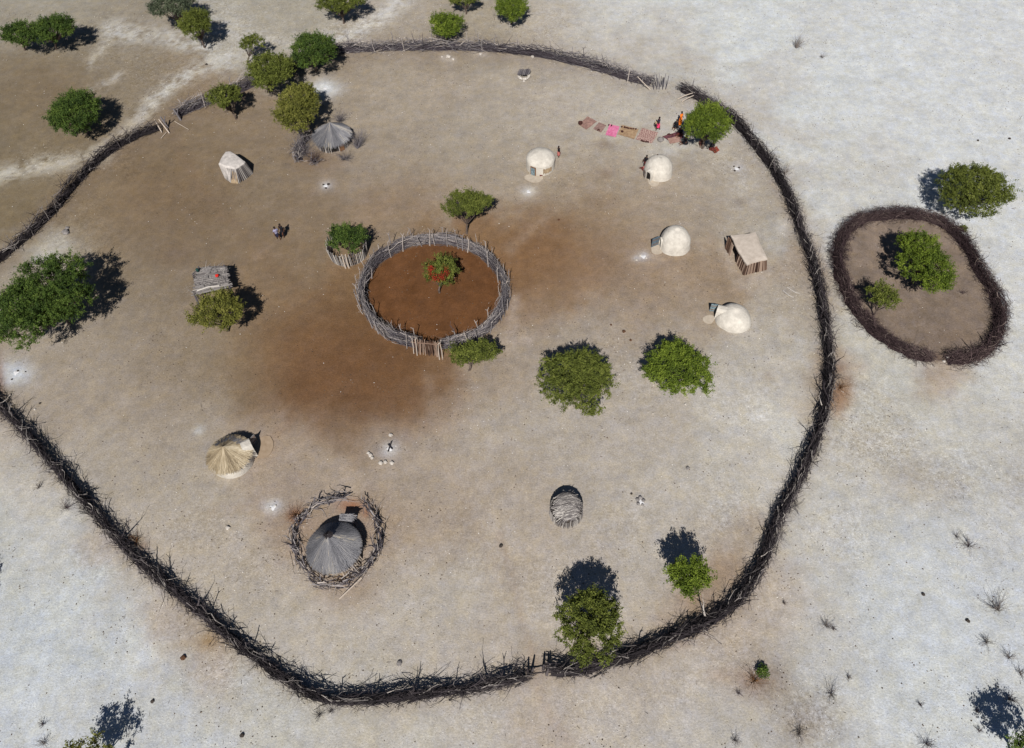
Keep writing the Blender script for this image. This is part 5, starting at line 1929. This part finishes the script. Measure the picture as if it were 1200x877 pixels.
bushes = [
    (940, 45, 12, 'largest bare grey bush on the white ground above the right fence', (933, 57), 'drytwig'),
    (922, 190, 8, 'bare forked sapling sticking up behind the upper right fence', (920, 205), 'drytwig'),
    (964, 68, 4, 'tiny scrap of dry twigs right of the largest bare bush near the top', None, 'drytwig'),
    (1161, 702, 13, 'spreading bare bush near the right edge below the thorn pen', (1170, 716), 'drytwig'),
    (1156, 753, 8, 'small bare bush below the spreading one near the right edge', None, 'drytwig'),
    (1182, 771, 6, 'flat dark tuft close to the right edge', None, 'drytwig'),
    (1195, 789, 7, 'bare twiggy bush touching the right edge', None, 'drytwig'),
    (1182, 820, 8, 'dark bare bush just above the blue tree shadow at lower right', None, 'thorn'),
    (968, 727, 8, 'bare bush right of the lower right fence with a dark stub beside it', (968, 734), 'drytwig'),
    (994, 794, 3.5, 'little dark tuft in the middle of the lower right white ground', None, 'drytwig'),
    (1079, 827, 3.5, 'little brown tuft on the lower right white ground, right of centre', None, 'thorn'),
    (974, 814, 9, 'tall dry grey-brown bush beside the gravel patch', None, 'drytwig'),
    (936, 858, 10, 'bare bush at the bottom of the gravel patch', None, 'drytwig'),
    (1085, 872, 8, 'dark dry bush at the bottom edge', None, 'thorn'),
    (1147, 857, 4, 'lower of two small tufts left of the corner tree shadow', None, 'thorn'),
    (1143, 833, 3.5, 'upper of two small tufts left of the corner tree shadow', None, 'thorn'),
    (865, 813, 3.5, 'small dark tuft left of the green bush litter', None, 'thorn'),
    (861, 868, 7, 'grey bush at the bottom edge below the lower right fence', None, 'drytwig'),
    (51, 849, 4.5, 'small dark tuft in the lower left white ground', None, 'thorn'),
    (52, 872, 6, 'pale grey bush at the bottom edge, left of the cut-off tree', None, 'drytwig'),
    (46, 572, 5, 'thin grey stick tuft outside the lower left fence', None, 'drytwig'),
    (78, 596, 8, 'reddish brown dry bush outside the lower left fence', None, 'thorn'),
    (919, 707, 3, 'tiny dark tuft right of the bend of the lower right fence', None, 'thorn'),
    (976, 737, 3, 'dark stub right beside the bare bush near the lower right fence', None, 'thorn'),
    (1135, 640, 8, 'dark spidery bush alone on the right white ground', None, 'thorn'),
    (1121, 629, 4, 'faint twig tuft above the spidery bush', None, 'drytwig'),
    (160, 866, 0, '', None, ''),
    (347, 604, 10, 'rusty heap of dead leaves against the left of the ring fence', None, 'rust_twig'),
    (161, 633, 7, 'rusty dead bush on the inner side of the lower left fence', None, 'rust_twig'),
    (884, 798, 11, 'rusty spread of dead twigs around the tiny green bush', None, 'rust_twig'),
    (984, 455, 9, 'rusty dead thorn litter right of the right fence', None, 'rust_twig'),
    (356, 172, 15, 'pile of grey dead branches left of the grey thatched hut', (355, 182), 'brush_mid'),
    (367, 181, 10, 'small dark dead bush left of the doorway of the grey thatched hut', (370, 188), 'thorn'),
    (379, 188, 9, 'low dark twigs in front of the grey thatched hut', (370, 191), 'thorn'),
    (419, 158, 13, 'upright dead bush right of the grey thatched hut', (419, 175), 'brush_mid'),
    (407, 184, 9, 'small forked dead bush at lower right of the grey thatched hut', (404, 188), 'brush_mid'),
    (399, 137, 10, 'dead branches rising behind the grey thatched hut', (398, 143), 'brush_mid'),
    (375, 838, 6, 'dark dead stump outside the lowest bend of the fence', None, 'brush'),
    (388, 834, 4, 'smaller dark stump right beside the stump at the lowest bend', None, 'brush'),
    (940, 348, 0, '', None, ''),
    (1128, 344, 4, 'dry twigs on the floor of the thorn pen', None, 'thorn'),
]
for (x, y, r, lb, bs, mt) in bushes:
    if r:
        dry_bush(x, y, r, lb, bs, mt, n=int(7 + r * 1.5) * (2 if mt == 'brush_mid' else 1))

# fallen grey sticks inside the right fence
pole_thing('fallen_branch', [gp(917, 341) + Vector((0, 0, .05)), gp(924, 346, .1), gp(930, 349, .05)], .05, .8, M['sticks_grey'], 'left of two fallen pale branches inside the right fence', 'branch')
pole_thing('fallen_branch', [gp(922, 337) + Vector((0, 0, .05)), gp(932, 343, .08), gp(937, 344, .05)], .035, .9, M['sticks_grey'], 'right of two fallen pale branches inside the right fence', 'branch')

# single stones
stones = [
    ((525, 67), .28, 'stone_pale', 'chunky white rock against the inner side of the top fence, left of centre'), ((531, 70), .2, 'stone_pale', 'smaller white rock right beside the chunky one at the top fence'),
    ((563, 64), .2, 'stone_pale', 'flat white rock at the inner foot of the top fence, middle'), ((624, 67), .2, 'stone_pale', 'brownish rock at the inner foot of the top fence above the tiny shelter'),
    ((77, 273), .34, 'stone_grey', 'grey rock on pale soil near the left fence'), ((79, 268), .2, 'stone_grey', 'small dark rock touching the grey rock near the left fence'),
    ((468, 778), .20, 'stone_grey', 'single grey stone inside the bottom fence'), ((267, 619), .18, 'stone_pale', 'single pale stone in the lower left yard'), ((284, 862), .16, 'stone_dark', 'dark stone outside the bottom left fence near the bottom edge'),
    ((587, 640), .15, 'stone_dark', 'small dark stone on the worn footpath in the lower yard'), ((806, 549), .16, 'stone_grey', 'grey stone below the right large tree'), ((740, 579), .09, 'stone_dark', 'dark pebble left of the stone hearth in the lower yard'),
    ((1134, 728), .15, 'stone_dark', 'dark brown stone on the right white ground'), ((1082, 697), .13, 'stone_dark', 'brown stone on the white ground right of centre'), ((215, 771), .20, 'rust', 'rust brown lump outside the lower left fence'),
    ((179, 822), .13, 'stone_dark', 'small brown stone on the lower left white ground'), ((731, 389), .18, 'rust', 'dark dung clump left of the cream hut row, larger one'), ((739, 399), .12, 'rust', 'smaller dark dung clump below the larger one'), ((716, 381), .10, 'rust', 'smallest dark dung clump above left of the others'),
    ((655, 258), .13, 'rust', 'dark dung clump right of the umbrella-shaped tree'), ((1110, 420), .16, 'stone_pale', 'white stone in the opening of the thorn pen'), ((1106, 424), .14, 'stone_pale', 'second white stone in the opening of the thorn pen, lower left'),
    ((1183, 163), .14, 'stone_dark', 'dark stone near the right edge above the large olive tree'), ((1146, 165), .12, 'stone_dark', 'dark pebble above the large olive tree'), ((518, 67), .12, 'stone_pale', 'small pale rock left of the chunky white rock at the top fence'),
    ((242, 76), .16, 'stone_dark', 'dark stump stone on the pale track above the upper left gap'), ((765, 485), .08, 'stone_pale', 'white pebble under the right large tree, left'), ((803, 474), .10, 'stone_pale', 'white pebble at the lower edge of the right large tree'),
    ((838, 490), .08, 'stone_pale', 'lone white pebble right of and below the right large tree'), ((41, 480), .10, 'stone_pale', 'small pale stone in the left yard below the ash patch'), ((47, 473), .10, 'stone_dark', 'small dark stone in the left yard below the ash patch'),
]
M['rust'] = noise_mat('dung_clump', c3(.06, .03, .018), c3(.13, .07, .04), 6)
for (x, y), r, mt, lb in stones:
    mb = MB()
    p = gp(x, y)
    mb.rock((0, 0, r * .25), r, .7)
    if r > .25:
        mb.rock((r * .6, -r * .4, r * .2), r * .6, .7)
    o = mb.build('rock' if mt != 'rust' else 'dung_clump', M[mt])
    o.location = p
    tag(o, lb, 'rock' if mt != 'rust' else 'dung', 'single stones' if mt != 'rust' else 'dung clumps')


def hearth(px, py, pos, label, mt='stone_grey', r=.12, logs=()):
    c = gp(px, py)
    h = empty('hearth', c, label, 'fireplace', 'hearths')
    for (x, y) in pos:
        q = gp(x, y) - c
        mb = MB()
        mb.rock((q.x, q.y, r * .3), r * rnd.uniform(.8, 1.2), .75)
        mb.build('hearth_stone', M[mt], h)
    for (x0, y0, x1, y1) in logs:
        mb = MB()
        mb.tube([gp(x0, y0) - c + Vector((0, 0, .08)), gp(x1, y1) - c + Vector((0, 0, .2))], [.05, .04], 6, .1)
        mb.build('charred_log', M['brush'], h)
    mb = MB()
    n = 20
    vs, fs = [(0, 0, .05)], []
    for k in range(n):
        a = 2 * math.pi * k / n
        q = .20 + .05 * math.sin(3 * a + px)
        vs.append((math.cos(a) * q, math.sin(a) * q, .012))
    for k in range(n):
        fs.append((0, 1 + k, 1 + (k + 1) % n))
    mb.add(vs, fs)
    mb.build('ash', M['ash'], h)
    return h


M['ash'] = noise_mat('white_ash', c3(.52, .52, .53), c3(.72, .72, .73), 9)
hearth(457, 526, [(432, 531.5), (436.5, 537), (446, 543), (451.5, 542), (459.5, 543), (457.8, 510.5), (434, 534)], 'white ash hearth with an arc of white stones and a charred log', 'stone_pale', .16, [(455, 530, 459, 519), (460, 527, 455, 522)])
hearth(751, 589, [(747, 586), (750, 584), (754, 587), (748, 591), (753, 592)], 'hearth of five grey stones in the lower right yard', 'stone_grey', .14)
hearth(382, 218, [(379, 217), (385, 216.5), (382, 221)], 'small hearth of dark stones below the grey thatched hut', 'stone_dark', .13)
hearth(863, 198, [(860, 195.5), (866, 197), (861, 200.5)], 'small white hearth with a dark stone left of the right fence', 'stone_dark', .12)
hearth(754, 301, [(750, 300), (757, 303), (745.5, 305)], 'bright ash hearth by the apron of the cream hut with the metal door', 'stone_pale', .12)
hearth(619, 225, [(617, 226), (622, 224.5)], 'bright ash hearth below the hut left of the mats', 'stone_pale', .08)
hearth(320, 595, [(317, 596), (323, 593)], 'bright ash hearth upper left of the ring fence', 'stone_pale', .09)
hearth(19, 437, [(21, 435), (14, 445), (30, 436)], 'broad pale ash hearth near the left edge', 'stone_dark', .08)
hearth(381, 104, [(380, 117), (383, 117.5)], 'broad white ash heap right of the trees on the top fence', 'stone_pale', .12)

# ------------------------------------------------------------------ gravel and litter (nobody could count it)
def scatter(name, n, size, mat, label, grit_w, seed, flat=.5, twig=False):
    rs = np.random.RandomState(seed)
    X = rs.uniform(-68, 68, n * 7)
    Y = rs.uniform(-9, 90, n * 7)
    px, py, fr = proj_px(X, Y)
    ok = (px > -40) & (px < 1240) & (py > -30) & (py < 910)
    X, Y, px, py = X[ok], Y[ok], px[ok], py[ok]
    col, grit = soil_colour(X[None, :], Y[None, :])
    pr = grit[0] if grit_w > 0 else 1 - .4 * grit[0]
    clus = fbm(X * .25 + 3, Y * .25 + 8, 77)
    rb = np.full(X.shape, .12)
    for x0, y0, rx, ry, am in RUBBLE:
        rb = np.maximum(rb, am * np.exp(-(((px - x0) / rx) ** 2 + ((py - y0) / ry) ** 2)))
    if grit_w > 0:
        pr = pr * np.clip(.25 + 1.2 * rb, 0, 1)
    cl2 = fbm(X * .9 + 13, Y * .9 + 18, 87)
    keep = rs.rand(len(X)) < pr * np.clip((clus - .3) * 3, .1, 1) * (np.clip((cl2 - .48) * 7, .06, 1) if grit_w < 0 else 1)
    X, Y = X[keep][:n], Y[keep][:n]
    mb = MB()
    for x, y in zip(X, Y):
        s = size * rs.uniform(.5, 1.6)
        if twig:
            a = rs.uniform(0, 6.28)
            L = s * rs.uniform(2, 6)
            mb.tube([Vector((x, y, .02)), Vector((x + math.cos(a) * L, y + math.sin(a) * L, .035))], [s * .22, s * .15], 3, rs.rand(), cap=False)
        else:
            a = rs.uniform(0, 6.28)
            c_, s_ = math.cos(a), math.sin(a)
            q = [(1, 0), (.2, .8), (-.9, .3), (-.3, -.8)]
            vs = [(x + s * (c_ * u - s_ * v), y + s * (s_ * u + c_ * v), .0) for u, v in q]
            vs.append((x + s * .1, y, s * flat * 1.4))
            mb.add(vs, [(0, 1, 4), (1, 2, 4), (2, 3, 4), (3, 0, 4)], rs.rand())
    o = mb.build(name, mat)
    o['kind'] = 'stuff'
    o['label'] = label
    o['category'] = name.replace('_', ' ')
    return o


M['chips'] = tone_mat('pale_chips', [(0, c3(.36, .33, .30)), (1, c3(.80, .78, .74))])
M['crumbs'] = tone_mat('dark_crumbs', [(0, c3(.05, .035, .025)), (1, c3(.16, .12, .09))])
scatter('gravel', 16000, .030, M['chips'], 'fine pale stone chips scattered over the ground', 1, 5)
scatter('dung_crumbs', 9000, .042, M['crumbs'], 'dark droppings and crumbs scattered over the ground', -1, 6)
scatter('twig_litter', 3000, .032, M['crumbs'], 'short dark twigs scattered over the ground', 1, 9, twig=True)
